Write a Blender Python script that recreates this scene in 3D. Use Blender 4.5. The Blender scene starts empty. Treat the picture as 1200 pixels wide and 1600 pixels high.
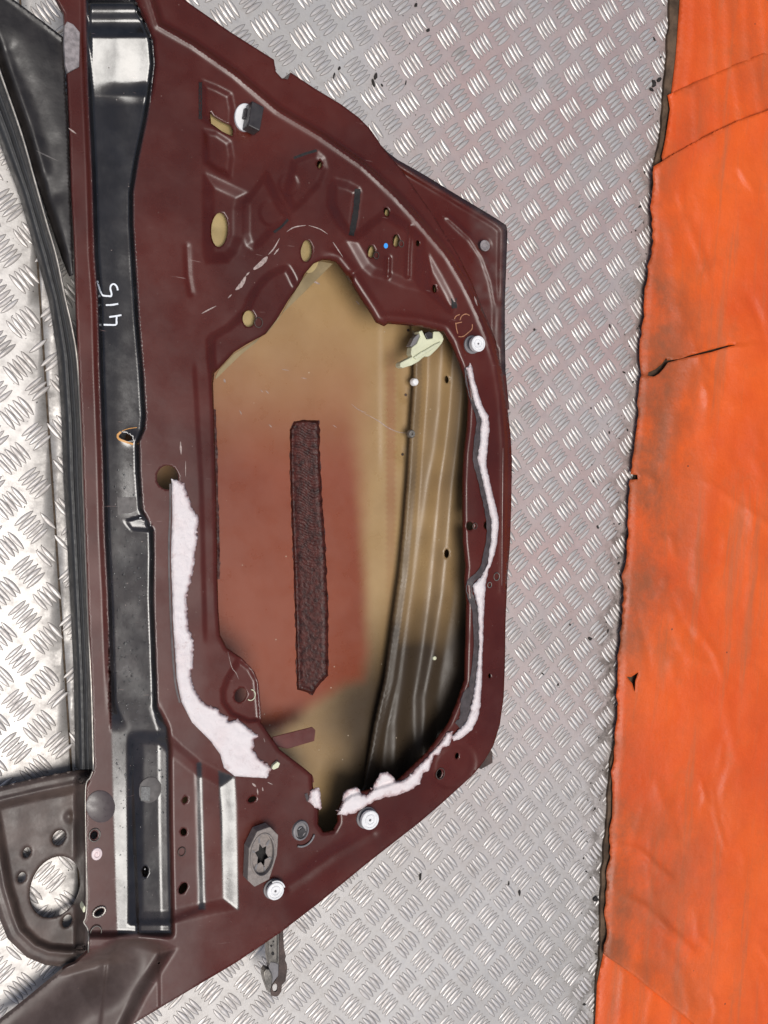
import bpy, bmesh, math, random
import numpy as np
from mathutils import Matrix, Vector
from mathutils.geometry import delaunay_2d_cdt

rng = np.random.default_rng(7)
random.seed(7)
scene = bpy.context.scene
COL = scene.collection

# ------------------------------------------------------------------ camera
RCV = np.array([[0.88995013, -0.08076687, -0.44884905],
                [0.06300483, 0.99652973, -0.05439564],
                [0.45168479, 0.02012975, 0.89195047]])
CPOS = np.array([-0.70677128, -0.71265588, 1.54342279])
FPX = 1739.07
FLIP = np.diag([1.0, -1.0, -1.0])
RAY = FLIP @ RCV.T

cam_data = bpy.data.cameras.new('camera')
cam = bpy.data.objects.new('camera', cam_data)
COL.objects.link(cam)
cam_data.sensor_fit = 'VERTICAL'
cam_data.sensor_height = 24.0
cam_data.lens = FPX / 1600.0 * 24.0
cam_data.clip_start = 0.05
cam_data.clip_end = 200.0
bx, by, bz = RAY[:, 0], -RAY[:, 1], -RAY[:, 2]
cam.matrix_world = Matrix(((bx[0], by[0], bz[0], CPOS[0]),
                           (bx[1], by[1], bz[1], CPOS[1]),
                           (bx[2], by[2], bz[2], CPOS[2]),
                           (0, 0, 0, 1)))
scene.camera = cam

# ------------------------------------------------------------------ light
SUN_DIR = Vector((-0.13, -0.22, 0.97)).normalized()
world = bpy.data.worlds.new('World')
scene.world = world
world.use_nodes = True
wn = world.node_tree
wn.nodes.clear()
sky = wn.nodes.new('ShaderNodeTexSky')
sky.sky_type = 'NISHITA'
sky.sun_disc = False
sky.sun_elevation = math.asin(SUN_DIR.z)
sky.sun_rotation = math.atan2(SUN_DIR.x, SUN_DIR.y)
sky.air_density = 1.0
sky.dust_density = 4.0
sky.ozone_density = 1.0
bg = wn.nodes.new('ShaderNodeBackground')
bg.inputs['Strength'].default_value = 0.05
wo = wn.nodes.new('ShaderNodeOutputWorld')
wn.links.new(sky.outputs[0], bg.inputs['Color'])
wn.links.new(bg.outputs[0], wo.inputs['Surface'])

sun_data = bpy.data.lights.new('sun', 'SUN')
sun_data.energy = 1.5
sun_data.angle = math.radians(29)
sun_data.color = (1.0, 0.975, 0.935)
sun = bpy.data.objects.new('sun', sun_data)
COL.objects.link(sun)
sun.rotation_euler = SUN_DIR.to_track_quat('Z', 'Y').to_euler()
sun.location = (0, 0, 4)

scene.view_settings.view_transform = 'Standard'
scene.view_settings.look = 'None'
scene.view_settings.gamma = 1.0
scene.view_settings.exposure = 0.66
scene.view_settings.use_curve_mapping = False


# ------------------------------------------------------------------ geometry helpers
def at(u, v, z):
    """world point(s) at height z whose plan position was measured on the photograph's calibrated rays"""
    u = np.asarray(u, float); v = np.asarray(v, float); z = np.asarray(z, float)
    u, v, z = np.broadcast_arrays(u, v, z)
    d = np.stack([(u - 600) / FPX, (v - 800) / FPX, np.ones_like(u)], -1) @ RAY.T
    s = (z - CPOS[2]) / d[..., 2]
    return CPOS + d * s[..., None]


def px(p):
    q = (np.asarray(p, float) - CPOS) @ RAY
    return np.stack([600 + FPX * q[..., 0] / q[..., 2], 800 + FPX * q[..., 1] / q[..., 2]], -1)


def S(x):
    x = np.clip(x, 0, 1)
    return x * x * (3 - 2 * x)


def cr(pts, closed=False, n=6):
    """Catmull-Rom through points"""
    P = np.array(pts, float)
    out = []
    m = len(P)
    for i in range(m if closed else m - 1):
        if closed:
            a, b, c, d = P[(i - 1) % m], P[i], P[(i + 1) % m], P[(i + 2) % m]
        else:
            a, b, c, d = P[max(i - 1, 0)], P[i], P[i + 1], P[min(i + 2, m - 1)]
        for k in range(n):
            t = k / n
            out.append(0.5 * ((2 * b) + (-a + c) * t + (2 * a - 5 * b + 4 * c - d) * t * t + (-a + 3 * b - 3 * c + d) * t ** 3))
    if not closed:
        out.append(P[-1])
    return np.array(out)


def resample(P, step, closed=True):
    P = np.array(P, float)
    Q = np.vstack([P, P[:1]]) if closed else P
    out = []
    for a, b in zip(Q[:-1], Q[1:]):
        L = np.linalg.norm(b - a)
        k = max(1, int(math.ceil(L / step)))
        for i in range(k):
            out.append(a + (b - a) * i / k)
    if not closed:
        out.append(Q[-1])
    return np.array(out)


def dist_line(u, v, P, closed=False):
    P = np.array(P, float)
    if closed:
        P = np.vstack([P, P[:1]])
    best = np.full(np.shape(u), 1e18)
    for a, b in zip(P[:-1], P[1:]):
        d = b - a
        L2 = d @ d + 1e-12
        t = np.clip(((u - a[0]) * d[0] + (v - a[1]) * d[1]) / L2, 0, 1)
        best = np.minimum(best, (u - a[0] - t * d[0]) ** 2 + (v - a[1] - t * d[1]) ** 2)
    return np.sqrt(best)


def inside(u, v, P):
    P = np.array(P, float)
    r = np.zeros(np.shape(u), bool)
    for (x1, y1), (x2, y2) in zip(P, np.roll(P, -1, 0)):
        if y1 == y2:
            continue
        c = ((y1 > v) != (y2 > v)) & (u < (x2 - x1) * (v - y1) / (y2 - y1) + x1)
        r ^= c
    return r


def sd(u, v, P):
    """signed distance, positive inside"""
    d = dist_line(u, v, P, True)
    return np.where(inside(u, v, P), d, -d)


def ell(cx, cy, rx, ry, n=18, rot=0.0):
    a = np.linspace(0, 2 * math.pi, n, endpoint=False)
    x, y = rx * np.cos(a), ry * np.sin(a)
    c, s = math.cos(rot), math.sin(rot)
    return np.stack([cx + c * x - s * y, cy + s * x + c * y], -1)


def vnoise(u, v, scale, seed=0):
    """smooth value noise in [-1,1]"""
    g = np.random.default_rng(seed).uniform(-1, 1, (64, 64))
    x = u / scale; y = v / scale
    xi = np.floor(x).astype(int); yi = np.floor(y).astype(int)
    fx = x - xi; fy = y - yi
    fx = fx * fx * (3 - 2 * fx); fy = fy * fy * (3 - 2 * fy)
    G = lambda i, j: g[i % 64, j % 64]
    return (G(xi, yi) * (1 - fx) + G(xi + 1, yi) * fx) * (1 - fy) + (G(xi, yi + 1) * (1 - fx) + G(xi + 1, yi + 1) * fx) * fy


def link(name, me, parent=None, mat=None):
    o = bpy.data.objects.new(name, me)
    COL.objects.link(o)
    if parent is not None:
        o.parent = parent
    if mat is not None:
        for m in (mat if isinstance(mat, (list, tuple)) else [mat]):
            me.materials.append(m)
    return o


def thing(name, label, cat, group=None, loc=(0, 0, 0)):
    o = bpy.data.objects.new(name, None)
    o.empty_display_size = 0.05
    COL.objects.link(o)
    o['label'] = label
    o['category'] = cat
    if group:
        o['group'] = group
    return o


def mesh_from(name, V, F, smooth=True):
    me = bpy.data.meshes.new(name)
    me.from_pydata([tuple(map(float, p)) for p in V], [], [tuple(map(int, f)) for f in F])
    if smooth:
        me.polygons.foreach_set('use_smooth', [True] * len(me.polygons))
    me.update()
    return me


def set_attr(me, name, vals):
    a = me.attributes.new(name, 'FLOAT', 'POINT')
    a.data.foreach_set('value', np.asarray(vals, np.float32))


def sheet(name, poly, zfun, step, parent, mat, holes=(), thick=0.0012, attrs=None, lines=(), jitter=0.0):
    """a pressed sheet: outline with holes, triangulated, lifted to its height field"""
    poly = resample(poly, step)
    loops = [poly] + [resample(h, step * 0.7) for h in holes]
    lo = poly.min(0); hi = poly.max(0)
    gx = np.arange(lo[0], hi[0], step); gy = np.arange(lo[1], hi[1], step * 0.866)
    U, Vv = np.meshgrid(gx, gy)
    U = U + (np.arange(len(gy)) % 2)[:, None] * step * 0.5
    U = U.ravel(); Vv = Vv.ravel()
    if jitter:
        U = U + rng.uniform(-1, 1, U.shape) * jitter; Vv = Vv + rng.uniform(-1, 1, U.shape) * jitter
    keep = inside(U, Vv, poly)
    U, Vv = U[keep], Vv[keep]
    # drop points too close to a border
    ok = dist_line(U, Vv, poly, True) > step * 0.55
    for h in loops[1:]:
        ok &= sd(U, Vv, h) < -step * 0.5
    U, Vv = U[ok], Vv[ok]
    pts = []; edges = []
    for L in loops:
        b = len(pts)
        pts += [Vector((float(p[0]), float(p[1]))) for p in L]
        edges += [(b + i, b + (i + 1) % len(L)) for i in range(len(L))]
    for L in lines:
        for p in resample(L, step * 0.8, False):
            pts.append(Vector((float(p[0]), float(p[1]))))
    pts += [Vector((float(a), float(b))) for a, b in zip(U, Vv)]
    vo, eo, fo, *_ = delaunay_2d_cdt(pts, edges, [], 0, 1e-4, False)
    A = np.array([(p.x, p.y) for p in vo])
    Fa = np.array([f for f in fo])
    c = A[Fa].mean(1)
    k = inside(c[:, 0], c[:, 1], poly)
    for h in loops[1:]:
        k &= ~inside(c[:, 0], c[:, 1], h)
    Fa = Fa[k]
    z = zfun(A[:, 0], A[:, 1])
    W = at(A[:, 0], A[:, 1], z)
    # upward normals
    t = W[Fa]
    nz = np.cross(t[:, 1] - t[:, 0], t[:, 2] - t[:, 0])[:, 2]
    Fa[nz < 0] = Fa[nz < 0][:, ::-1]
    used = np.unique(Fa)
    remap = -np.ones(len(A), int); remap[used] = np.arange(len(used))
    me = mesh_from(name, W[used], remap[Fa])
    for an, fn in (attrs or {}).items():
        set_attr(me, an, fn(A[used, 0], A[used, 1]))
    o = link(name, me, parent, mat)
    if thick:
        m = o.modifiers.new('thickness', 'SOLIDIFY')
        m.thickness = thick; m.offset = -1
    return o


def prism(name, poly, ztop, zbot, parent, mat, bevel=0.0012, holes=(), smooth=False):
    """upright block with the given top outline"""
    loops = [np.array(poly, float)] + [np.array(h, float) for h in holes]
    pts = []; edges = []
    for L in loops:
        b = len(pts)
        pts += [Vector((float(p[0]), float(p[1]))) for p in L]
        edges += [(b + i, b + (i + 1) % len(L)) for i in range(len(L))]
    vo, eo, fo, *_ = delaunay_2d_cdt(pts, edges, [], 0, 1e-4, False)
    A = np.array([(p.x, p.y) for p in vo]); Fa = np.array(list(fo))
    c = A[Fa].mean(1); k = inside(c[:, 0], c[:, 1], loops[0])
    for h in loops[1:]:
        k &= ~inside(c[:, 0], c[:, 1], h)
    Fa = Fa[k]
    zt = ztop(A[:, 0], A[:, 1]) if callable(ztop) else ztop
    T = at(A[:, 0], A[:, 1], zt)
    B = T.copy(); B[:, 2] = zbot if not callable(zbot) else zbot(A[:, 0], A[:, 1])
    t = T[Fa]
    nz = np.cross(t[:, 1] - t[:, 0], t[:, 2] - t[:, 0])[:, 2]
    Fa[nz < 0] = Fa[nz < 0][:, ::-1]
    n = len(A)
    F = [tuple(f) for f in Fa] + [tuple(int(i) + n for i in f[::-1]) for f in Fa]
    cnt = {}
    for f in Fa:
        for i in range(3):
            a, b = int(f[i]), int(f[(i + 1) % 3])
            cnt[(a, b)] = 1
    for (a, b) in cnt:
        if (b, a) not in cnt:
            F.append((a, a + n, b + n, b))
    me = mesh_from(name, np.vstack([T, B]), F, smooth)
    o = link(name, me, parent, mat)
    if bevel:
        m = o.modifiers.new('bevel', 'BEVEL')
        m.width = bevel; m.segments = 2; m.limit_method = 'ANGLE'; m.angle_limit = math.radians(40)
    return o


def ribbon(name, pts, width, zfun, lift, parent, mat, n=5, taper=False):
    """thin painted stroke lying on a surface"""
    P = cr(pts, False, n) if len(pts) > 2 else resample(pts, 3, False)
    T = np.gradient(P, axis=0); T /= np.linalg.norm(T, axis=1)[:, None] + 1e-9
    N = np.stack([-T[:, 1], T[:, 0]], -1)
    w = np.full(len(P), width / 2.0)
    if taper:
        w = w * np.clip(np.sin(np.linspace(0.15, math.pi - 0.15, len(P))), 0.2, 1)
    w = w * (1 + 0.15 * rng.uniform(-1, 1, len(P)))
    L = P + N * w[:, None]; R = P - N * w[:, None]
    A = np.vstack([L, R]); m = len(P)
    z = zfun(A[:, 0], A[:, 1]) + lift
    W = at(A[:, 0], A[:, 1], z)
    F = []
    for i in range(m - 1):
        f = (i, i + 1, m + i + 1, m + i)
        t = W[list(f)]
        if np.cross(t[1] - t[0], t[2] - t[0])[2] < 0:
            f = f[::-1]
        F.append(f)
    return link(name, mesh_from(name, W, F), parent, mat)


def tube(name, W, rad, parent, mat, seg=8, caps=True):
    W = np.array(W, float)
    T = np.gradient(W, axis=0); T /= np.linalg.norm(T, axis=1)[:, None] + 1e-12
    V = []; F = []
    m = len(W)
    r = np.broadcast_to(rad, (m,))
    for i in range(m):
        t = Vector(T[i]); a = t.cross(Vector((0, 0, 1))).normalized(); b = a.cross(t).normalized()
        for k in range(seg):
            an = 2 * math.pi * k / seg
            V.append(Vector(W[i]) + (a * math.cos(an) + b * math.sin(an)) * float(r[i]))
    for i in range(m - 1):
        for k in range(seg):
            F.append((i * seg + k, i * seg + (k + 1) % seg, (i + 1) * seg + (k + 1) % seg, (i + 1) * seg + k))
    if caps:
        F.append(tuple(range(seg))[::-1]); F.append(tuple((m - 1) * seg + k for k in range(seg)))
    return link(name, mesh_from(name, V, F), parent, mat)


def lathe(name, c, prof, parent, mat, seg=28, sx=1.0, rot=0.0, smooth=True):
    """turned part about a vertical axis; prof = [(radius, height)] from the outside bottom to the middle"""
    V = []; F = []
    for (r, h) in prof:
        for k in range(seg):
            a = 2 * math.pi * k / seg
            x, y = r * math.cos(a) * sx, r * math.sin(a)
            V.append((c[0] + x * math.cos(rot) - y * math.sin(rot), c[1] + x * math.sin(rot) + y * math.cos(rot), c[2] + h))
    for i in range(len(prof) - 1):
        for k in range(seg):
            F.append((i * seg + k, i * seg + (k + 1) % seg, (i + 1) * seg + (k + 1) % seg, (i + 1) * seg + k))
    F.append(tuple((len(prof) - 1) * seg + k for k in range(seg)))
    me = mesh_from(name, V, F, smooth)
    o = link(name, me, parent, mat)
    if smooth:
        m = o.modifiers.new('edges', 'EDGE_SPLIT'); m.split_angle = math.radians(35)
    return o


# ------------------------------------------------------------------ materials
def new_mat(name):
    m = bpy.data.materials.new(name)
    m.use_nodes = True
    nt = m.node_tree
    nt.nodes.clear()
    out = nt.nodes.new('ShaderNodeOutputMaterial')
    b = nt.nodes.new('ShaderNodeBsdfPrincipled')
    nt.links.new(b.outputs[0], out.inputs['Surface'])
    return m, nt, b


def N(nt, t, **kw):
    n = nt.nodes.new(t)
    for k, v in kw.items():
        setattr(n, k, v)
    return n


def noise(nt, scale, detail=4, rough=0.55, vec=None, dim='3D'):
    n = N(nt, 'ShaderNodeTexNoise')
    n.inputs['Scale'].default_value = scale
    n.inputs['Detail'].default_value = detail
    n.inputs['Roughness'].default_value = rough
    if vec is not None:
        nt.links.new(vec, n.inputs['Vector'])
    return n.outputs['Fac']


def ramp(nt, src, a, b, lo=0.0, hi=1.0):
    m = N(nt, 'ShaderNodeMapRange', clamp=True, interpolation_type='SMOOTHSTEP')
    m.inputs['From Min'].default_value = a; m.inputs['From Max'].default_value = b
    m.inputs['To Min'].default_value = lo; m.inputs['To Max'].default_value = hi
    nt.links.new(src, m.inputs['Value'])
    return m.outputs[0]


def mixc(nt, fac, a, b):
    m = N(nt, 'ShaderNodeMix', data_type='RGBA')
    for s, val in ((m.inputs[0], fac), (m.inputs[6], a), (m.inputs[7], b)):
        if isinstance(val, (int, float)):
            s.default_value = val
        elif isinstance(val, tuple):
            s.default_value = (*val, 1) if len(val) == 3 else val
        else:
            nt.links.new(val, s)
    return m.outputs[2]


def math_(nt, op, a, b=None, c=None):
    m = N(nt, 'ShaderNodeMath', operation=op)
    for i, val in enumerate((a, b, c)):
        if val is None:
            continue
        if isinstance(val, (int, float)):
            m.inputs[i].default_value = val
        else:
            nt.links.new(val, m.inputs[i])
    return m.outputs[0]


def attr(nt, name):
    a = N(nt, 'ShaderNodeAttribute', attribute_name=name)
    return a.outputs['Fac']


def pos(nt):
    return N(nt, 'ShaderNodeNewGeometry').outputs['Position']


def bump(nt, b, h, strength, dist):
    n = N(nt, 'ShaderNodeBump')
    n.inputs['Strength'].default_value = strength
    n.inputs['Distance'].default_value = dist
    nt.links.new(h, n.inputs['Height'])
    nt.links.new(n.outputs[0], b.inputs['Normal'])


def plain(name, col, rough=0.5, metal=0.0, var=0.25, scale=60, bumpd=0.0, spec=0.5, bscale=None):
    m, nt, b = new_mat(name)
    p = pos(nt)
    n1 = noise(nt, scale, 5, 0.6, p)
    dark = tuple(c * (1 - var) for c in col); lite = tuple(min(1, c * (1 + var * 0.6)) for c in col)
    nt.links.new(mixc(nt, ramp(nt, n1, 0.3, 0.7), dark, lite), b.inputs['Base Color'])
    nt.links.new(ramp(nt, noise(nt, scale * 2.3, 3, 0.6, p), 0.25, 0.75, max(0.03, rough - 0.1), min(1, rough + 0.12)), b.inputs['Roughness'])
    b.inputs['Metallic'].default_value = metal
    b.inputs['Specular IOR Level'].default_value = spec
    if bumpd:
        bump(nt, b, noise(nt, bscale or scale * 6, 5, 0.6, p), 0.6, bumpd)
    return m


def make_panel_paint():
    m, nt, b = new_mat('dark_red_paint')
    p = pos(nt)
    blk = attr(nt, 'black'); dust = attr(nt, 'dust'); ec = attr(nt, 'primer')
    fine = noise(nt, 900, 2, 0.7, p)
    big = noise(nt, 7, 4, 0.55, p)
    red = mixc(nt, ramp(nt, big, 0.3, 0.7), (0.055, 0.0064, 0.0030), (0.086, 0.0110, 0.0052))
    red = mixc(nt, ramp(nt, fine, 0.62, 0.78, 0, 0.35), red, (0.15, 0.05, 0.04))
    bl = mixc(nt, ramp(nt, noise(nt, 25, 5, 0.6, p), 0.42, 0.68), (0.006, 0.006, 0.0065), (0.014, 0.014, 0.015))
    col = mixc(nt, blk, red, bl)
    col = mixc(nt, ec, col, (0.035, 0.030, 0.024))
    # settled dust and wipe marks
    d1 = ramp(nt, noise(nt, 14, 6, 0.62, p), 0.45, 0.75, 0, 0.22)
    d2 = math_(nt, 'MULTIPLY', dust, ramp(nt, noise(nt, 45, 5, 0.65, p), 0.2, 0.8, 0.35, 0.9))
    col = mixc(nt, math_(nt, 'MAXIMUM', math_(nt, 'MULTIPLY', d1, 0.4), d2), col, (0.13, 0.095, 0.085))
    # specks of grit
    vor = N(nt, 'ShaderNodeTexVoronoi'); vor.inputs['Scale'].default_value = 130
    nt.links.new(p, vor.inputs['Vector'])
    rnd = N(nt, 'ShaderNodeSeparateColor'); nt.links.new(vor.outputs['Color'], rnd.inputs[0])
    sp = math_(nt, 'MULTIPLY', ramp(nt, vor.outputs['Distance'], 0.05, 0.13, 1, 0), ramp(nt, rnd.outputs[0], 0.90, 0.94))
    col = mixc(nt, math_(nt, 'MULTIPLY', sp, 0.45), col, (0.26, 0.17, 0.14))
    # hairline scuffs
    mp = N(nt, 'ShaderNodeMapping'); mp.inputs['Rotation'].default_value = (0, 0, 0.9); mp.inputs['Scale'].default_value = (14, 190, 1)
    nt.links.new(p, mp.inputs['Vector'])
    sc = ramp(nt, noise(nt, 1.6, 3, 0.6, mp.outputs[0]), 0.715, 0.76)
    col = mixc(nt, math_(nt, 'MULTIPLY', sc, 0.6), col, (0.28, 0.18, 0.16))
    nt.links.new(col, b.inputs['Base Color'])
    r1 = ramp(nt, noise(nt, 22, 5, 0.6, p), 0.3, 0.75, 0.24, 0.37)
    r2 = ramp(nt, noise(nt, 30, 5, 0.65, p), 0.35, 0.75, 0.13, 0.27)
    mx = N(nt, 'ShaderNodeMix', data_type='FLOAT')
    nt.links.new(blk, mx.inputs[0]); nt.links.new(r1, mx.inputs[2]); nt.links.new(r2, mx.inputs[3])
    rr = math_(nt, 'ADD', mx.outputs[0], math_(nt, 'MULTIPLY', dust, 0.2))
    rr = math_(nt, 'ADD', rr, math_(nt, 'MULTIPLY', sp, 0.3))
    nt.links.new(rr, b.inputs['Roughness'])
    nt.links.new(ramp(nt, blk, 0, 1, 0.46, 0.80), b.inputs['Specular IOR Level'])
    bump(nt, b, math_(nt, 'ADD', math_(nt, 'MULTIPLY', fine, 0.25), math_(nt, 'ADD', noise(nt, 180, 2, 0.5, p), math_(nt, 'MULTIPLY', sp, 1.5))), 0.25, 0.00018)
    return m


def make_skin_paint():
    m, nt, b = new_mat('primed_skin')
    p = pos(nt)
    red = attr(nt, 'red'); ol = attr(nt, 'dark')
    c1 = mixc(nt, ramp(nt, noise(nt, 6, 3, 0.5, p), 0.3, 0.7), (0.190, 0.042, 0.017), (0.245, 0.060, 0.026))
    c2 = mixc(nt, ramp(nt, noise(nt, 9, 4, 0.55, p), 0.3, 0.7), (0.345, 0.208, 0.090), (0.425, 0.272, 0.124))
    c2 = mixc(nt, ol, c2, (0.042, 0.029, 0.019))  # darker primer, with cavity shade mixed into the colour
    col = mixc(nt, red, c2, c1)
    g = noise(nt, 1400, 2, 0.8, p)
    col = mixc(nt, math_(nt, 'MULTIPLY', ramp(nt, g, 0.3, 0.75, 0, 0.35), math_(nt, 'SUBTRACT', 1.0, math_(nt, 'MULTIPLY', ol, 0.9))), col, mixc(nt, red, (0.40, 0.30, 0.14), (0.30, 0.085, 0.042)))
    vor = N(nt, 'ShaderNodeTexVoronoi'); vor.inputs['Scale'].default_value = 55
    nt.links.new(p, vor.inputs['Vector'])
    rnd = N(nt, 'ShaderNodeSeparateColor'); nt.links.new(vor.outputs['Color'], rnd.inputs[0])
    sp = math_(nt, 'MULTIPLY', ramp(nt, vor.outputs['Distance'], 0.035, 0.07, 1, 0), ramp(nt, rnd.outputs[1], 0.7, 0.75))
    col = mixc(nt, math_(nt, 'MULTIPLY', sp, 0.7), col, (0.55, 0.45, 0.33))
    nt.links.new(col, b.inputs['Base Color'])
    nt.links.new(ramp(nt, noise(nt, 30, 4, 0.6, p), 0.3, 0.7, 0.26, 0.40), b.inputs['Roughness'])
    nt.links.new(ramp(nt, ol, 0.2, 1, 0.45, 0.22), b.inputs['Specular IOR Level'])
    bump(nt, b, math_(nt, 'ADD', g, math_(nt, 'MULTIPLY', sp, 2)), 0.3, 0.0003)
    return m


def make_plate():
    m, nt, b = new_mat('aluminium_plate')
    p = pos(nt)
    dirt = attr(nt, 'dirt'); pink = attr(nt, 'pink')
    n1 = noise(nt, 5, 6, 0.6, p); n2 = noise(nt, 55, 6, 0.65, p); n3 = noise(nt, 420, 3, 0.7, p)
    col = mixc(nt, ramp(nt, n1, 0.3, 0.7), (0.56, 0.535, 0.505), (0.66, 0.635, 0.605))
    col = mixc(nt, ramp(nt, n2, 0.46, 0.74, 0, 0.5), col, (0.37, 0.34, 0.315))
    col = mixc(nt, ramp(nt, n3, 0.58, 0.75, 0, 0.5), col, (0.70, 0.68, 0.66))
    col = mixc(nt, math_(nt, 'MULTIPLY', pink, ramp(nt, noise(nt, 8, 5, 0.6, p), 0.2, 0.7, 0.25, 0.85)), col, (0.60, 0.43, 0.40))
    dd = math_(nt, 'MULTIPLY', dirt, ramp(nt, noise(nt, 32, 7, 0.72, p), 0.28, 0.66))
    col = mixc(nt, dd, col, (0.075, 0.060, 0.048))
    # black grit trodden in
    vor = N(nt, 'ShaderNodeTexVoronoi'); vor.inputs['Scale'].default_value = 75
    nt.links.new(p, vor.inputs['Vector'])
    rnd = N(nt, 'ShaderNodeSeparateColor'); nt.links.new(vor.outputs['Color'], rnd.inputs[0])
    sp = math_(nt, 'MULTIPLY', ramp(nt, vor.outputs['Distance'], 0.06, 0.12, 1, 0), ramp(nt, rnd.outputs[0], 0.86, 0.89))
    col = mixc(nt, math_(nt, 'MULTIPLY', sp, 0.8), col, (0.07, 0.06, 0.055))
    mp = N(nt, 'ShaderNodeMapping'); mp.inputs['Rotation'].default_value = (0, 0, 0.4); mp.inputs['Scale'].default_value = (5, 120, 1)
    nt.links.new(p, mp.inputs['Vector'])
    sc = ramp(nt, noise(nt, 2, 4, 0.6, mp.outputs[0]), 0.70, 0.75)
    col = mixc(nt, math_(nt, 'MULTIPLY', sc, 0.35), col, (0.25, 0.24, 0.23))
    nt.links.new(col, b.inputs['Base Color'])
    nt.links.new(math_(nt, 'SUBTRACT', 0.62, math_(nt, 'MULTIPLY', dd, 0.6)), b.inputs['Metallic'])
    nt.links.new(math_(nt, 'ADD', ramp(nt, n2, 0.25, 0.75, 0.36, 0.52), math_(nt, 'MULTIPLY', dd, 0.4)), b.inputs['Roughness'])
    bump(nt, b, math_(nt, 'ADD', n3, n2), 0.35, 0.0004)
    return m


def make_tread():
    m, nt, b = new_mat('tread_metal')
    p = pos(nt)
    n2 = noise(nt, 60, 5, 0.65, p); n3 = noise(nt, 500, 3, 0.7, p)
    col = mixc(nt, ramp(nt, n2, 0.3, 0.75), (0.66, 0.63, 0.605), (0.50, 0.465, 0.44))
    col = mixc(nt, ramp(nt, noise(nt, 11, 6, 0.7, p), 0.50, 0.72, 0, 0.55), col, (0.30, 0.265, 0.235))
    nt.links.new(col, b.inputs['Base Color'])
    b.inputs['Metallic'].default_value = 0.55
    nt.links.new(ramp(nt, n2, 0.3, 0.7, 0.42, 0.62), b.inputs['Roughness'])
    bump(nt, b, n3, 0.4, 0.0003)
    return m


def make_tarp():
    m, nt, b = new_mat('orange_pvc')
    p = pos(nt)
    dirt = attr(nt, 'dirt')
    n1 = noise(nt, 4, 5, 0.6, p)
    col = mixc(nt, ramp(nt, n1, 0.3, 0.7), (0.68, 0.080, 0.008), (0.83, 0.122, 0.011))
    mp = N(nt, 'ShaderNodeMapping'); mp.inputs['Rotation'].default_value = (0, 0, 0.06); mp.inputs['Scale'].default_value = (26, 2.2, 1)
    nt.links.new(p, mp.inputs['Vector'])
    st = noise(nt, 1.0, 5, 0.65, mp.outputs[0])
    col = mixc(nt, ramp(nt, st, 0.50, 0.70, 0, 0.7), col, (0.50, 0.13, 0.045))
    col = mixc(nt, ramp(nt, noise(nt, 13, 7, 0.68, p), 0.52, 0.74, 0, 0.40), col, (0.46, 0.115, 0.030))
    dd = math_(nt, 'MULTIPLY', dirt, ramp(nt, noise(nt, 9, 7, 0.7, p), 0.28, 0.66, 0.15, 1))
    col = mixc(nt, dd, col, (0.30, 0.080, 0.028))  # dirt colour, also carries the painted shade on the left
    vor = N(nt, 'ShaderNodeTexVoronoi'); vor.inputs['Scale'].default_value = 24
    nt.links.new(p, vor.inputs['Vector'])
    rnd = N(nt, 'ShaderNodeSeparateColor'); nt.links.new(vor.outputs['Color'], rnd.inputs[0])
    sp = math_(nt, 'MULTIPLY', ramp(nt, vor.outputs['Distance'], 0.03, 0.055, 1, 0), ramp(nt, rnd.outputs[0], 0.62, 0.66))
    col = mixc(nt, math_(nt, 'MULTIPLY', sp, 0.85), col, (0.06, 0.03, 0.02))
    nt.links.new(col, b.inputs['Base Color'])
    nt.links.new(ramp(nt, noise(nt, 20, 5, 0.6, p), 0.3, 0.7, 0.38, 0.6), b.inputs['Roughness'])
    b.inputs['Specular IOR Level'].default_value = 0.4
    bump(nt, b, math_(nt, 'ADD', noise(nt, 60, 6, 0.65, p), math_(nt, 'MULTIPLY', noise(nt, 600, 2, 0.6, p), 0.15)), 0.7, 0.0020)
    return m


def make_foam():
    m, nt, b = new_mat('white_foam')
    p = pos(nt)
    e = attr(nt, 'edge')
    n1 = noise(nt, 120, 6, 0.7, p)
    col = mixc(nt, ramp(nt, noise(nt, 18, 4, 0.6, p), 0.4, 0.75, 0, 0.5), (0.82, 0.76, 0.755), (0.76, 0.64, 0.63))
    col = mixc(nt, ramp(nt, noise(nt, 60, 6, 0.7, p), 0.56, 0.72, 0, 0.45), col, (0.50, 0.38, 0.36))
    col = mixc(nt, math_(nt, 'MULTIPLY', e, ramp(nt, n1, 0.3, 0.65)), col, (0.42, 0.24, 0.24))
    nt.links.new(col, b.inputs['Base Color'])
    b.inputs['Roughness'].default_value = 0.9
    b.inputs['Specular IOR Level'].default_value = 0.2
    bump(nt, b, math_(nt, 'ADD', noise(nt, 700, 3, 0.7, p), n1), 0.7, 0.0015)
    return m


M_PAINT = make_panel_paint()
M_SKIN = make_skin_paint()
M_PLATE = make_plate()
M_TREAD = make_tread()
M_TARP = make_tarp()
M_FOAM = make_foam()
M_GRIME = plain('tread_grime', (0.17, 0.148, 0.13), 0.8, 0.0, 0.45, 150)
M_RUBBER = plain('black_rubber', (0.022, 0.023, 0.025), 0.48, 0, 0.3, 50, 0.0003)
M_FRAME = plain('satin_black_frame', (0.020, 0.017, 0.016), 0.42, 0, 0.35, 30, 0.0003)
M_BEAD = plain('dull_chrome', (0.42, 0.39, 0.35), 0.38, 0.7, 0.3, 80)
M_MIRROR = None
M_GREYFELT = plain('grey_felt', (0.28, 0.25, 0.25), 0.85, 0, 0.35, 140, 0.001)
M_CLIPWHITE = plain('white_plastic', (0.80, 0.80, 0.80), 0.4, 0, 0.08, 60)
M_CLIPGREY = plain('grey_plastic', (0.20, 0.19, 0.195), 0.45, 0, 0.2, 60)
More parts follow.
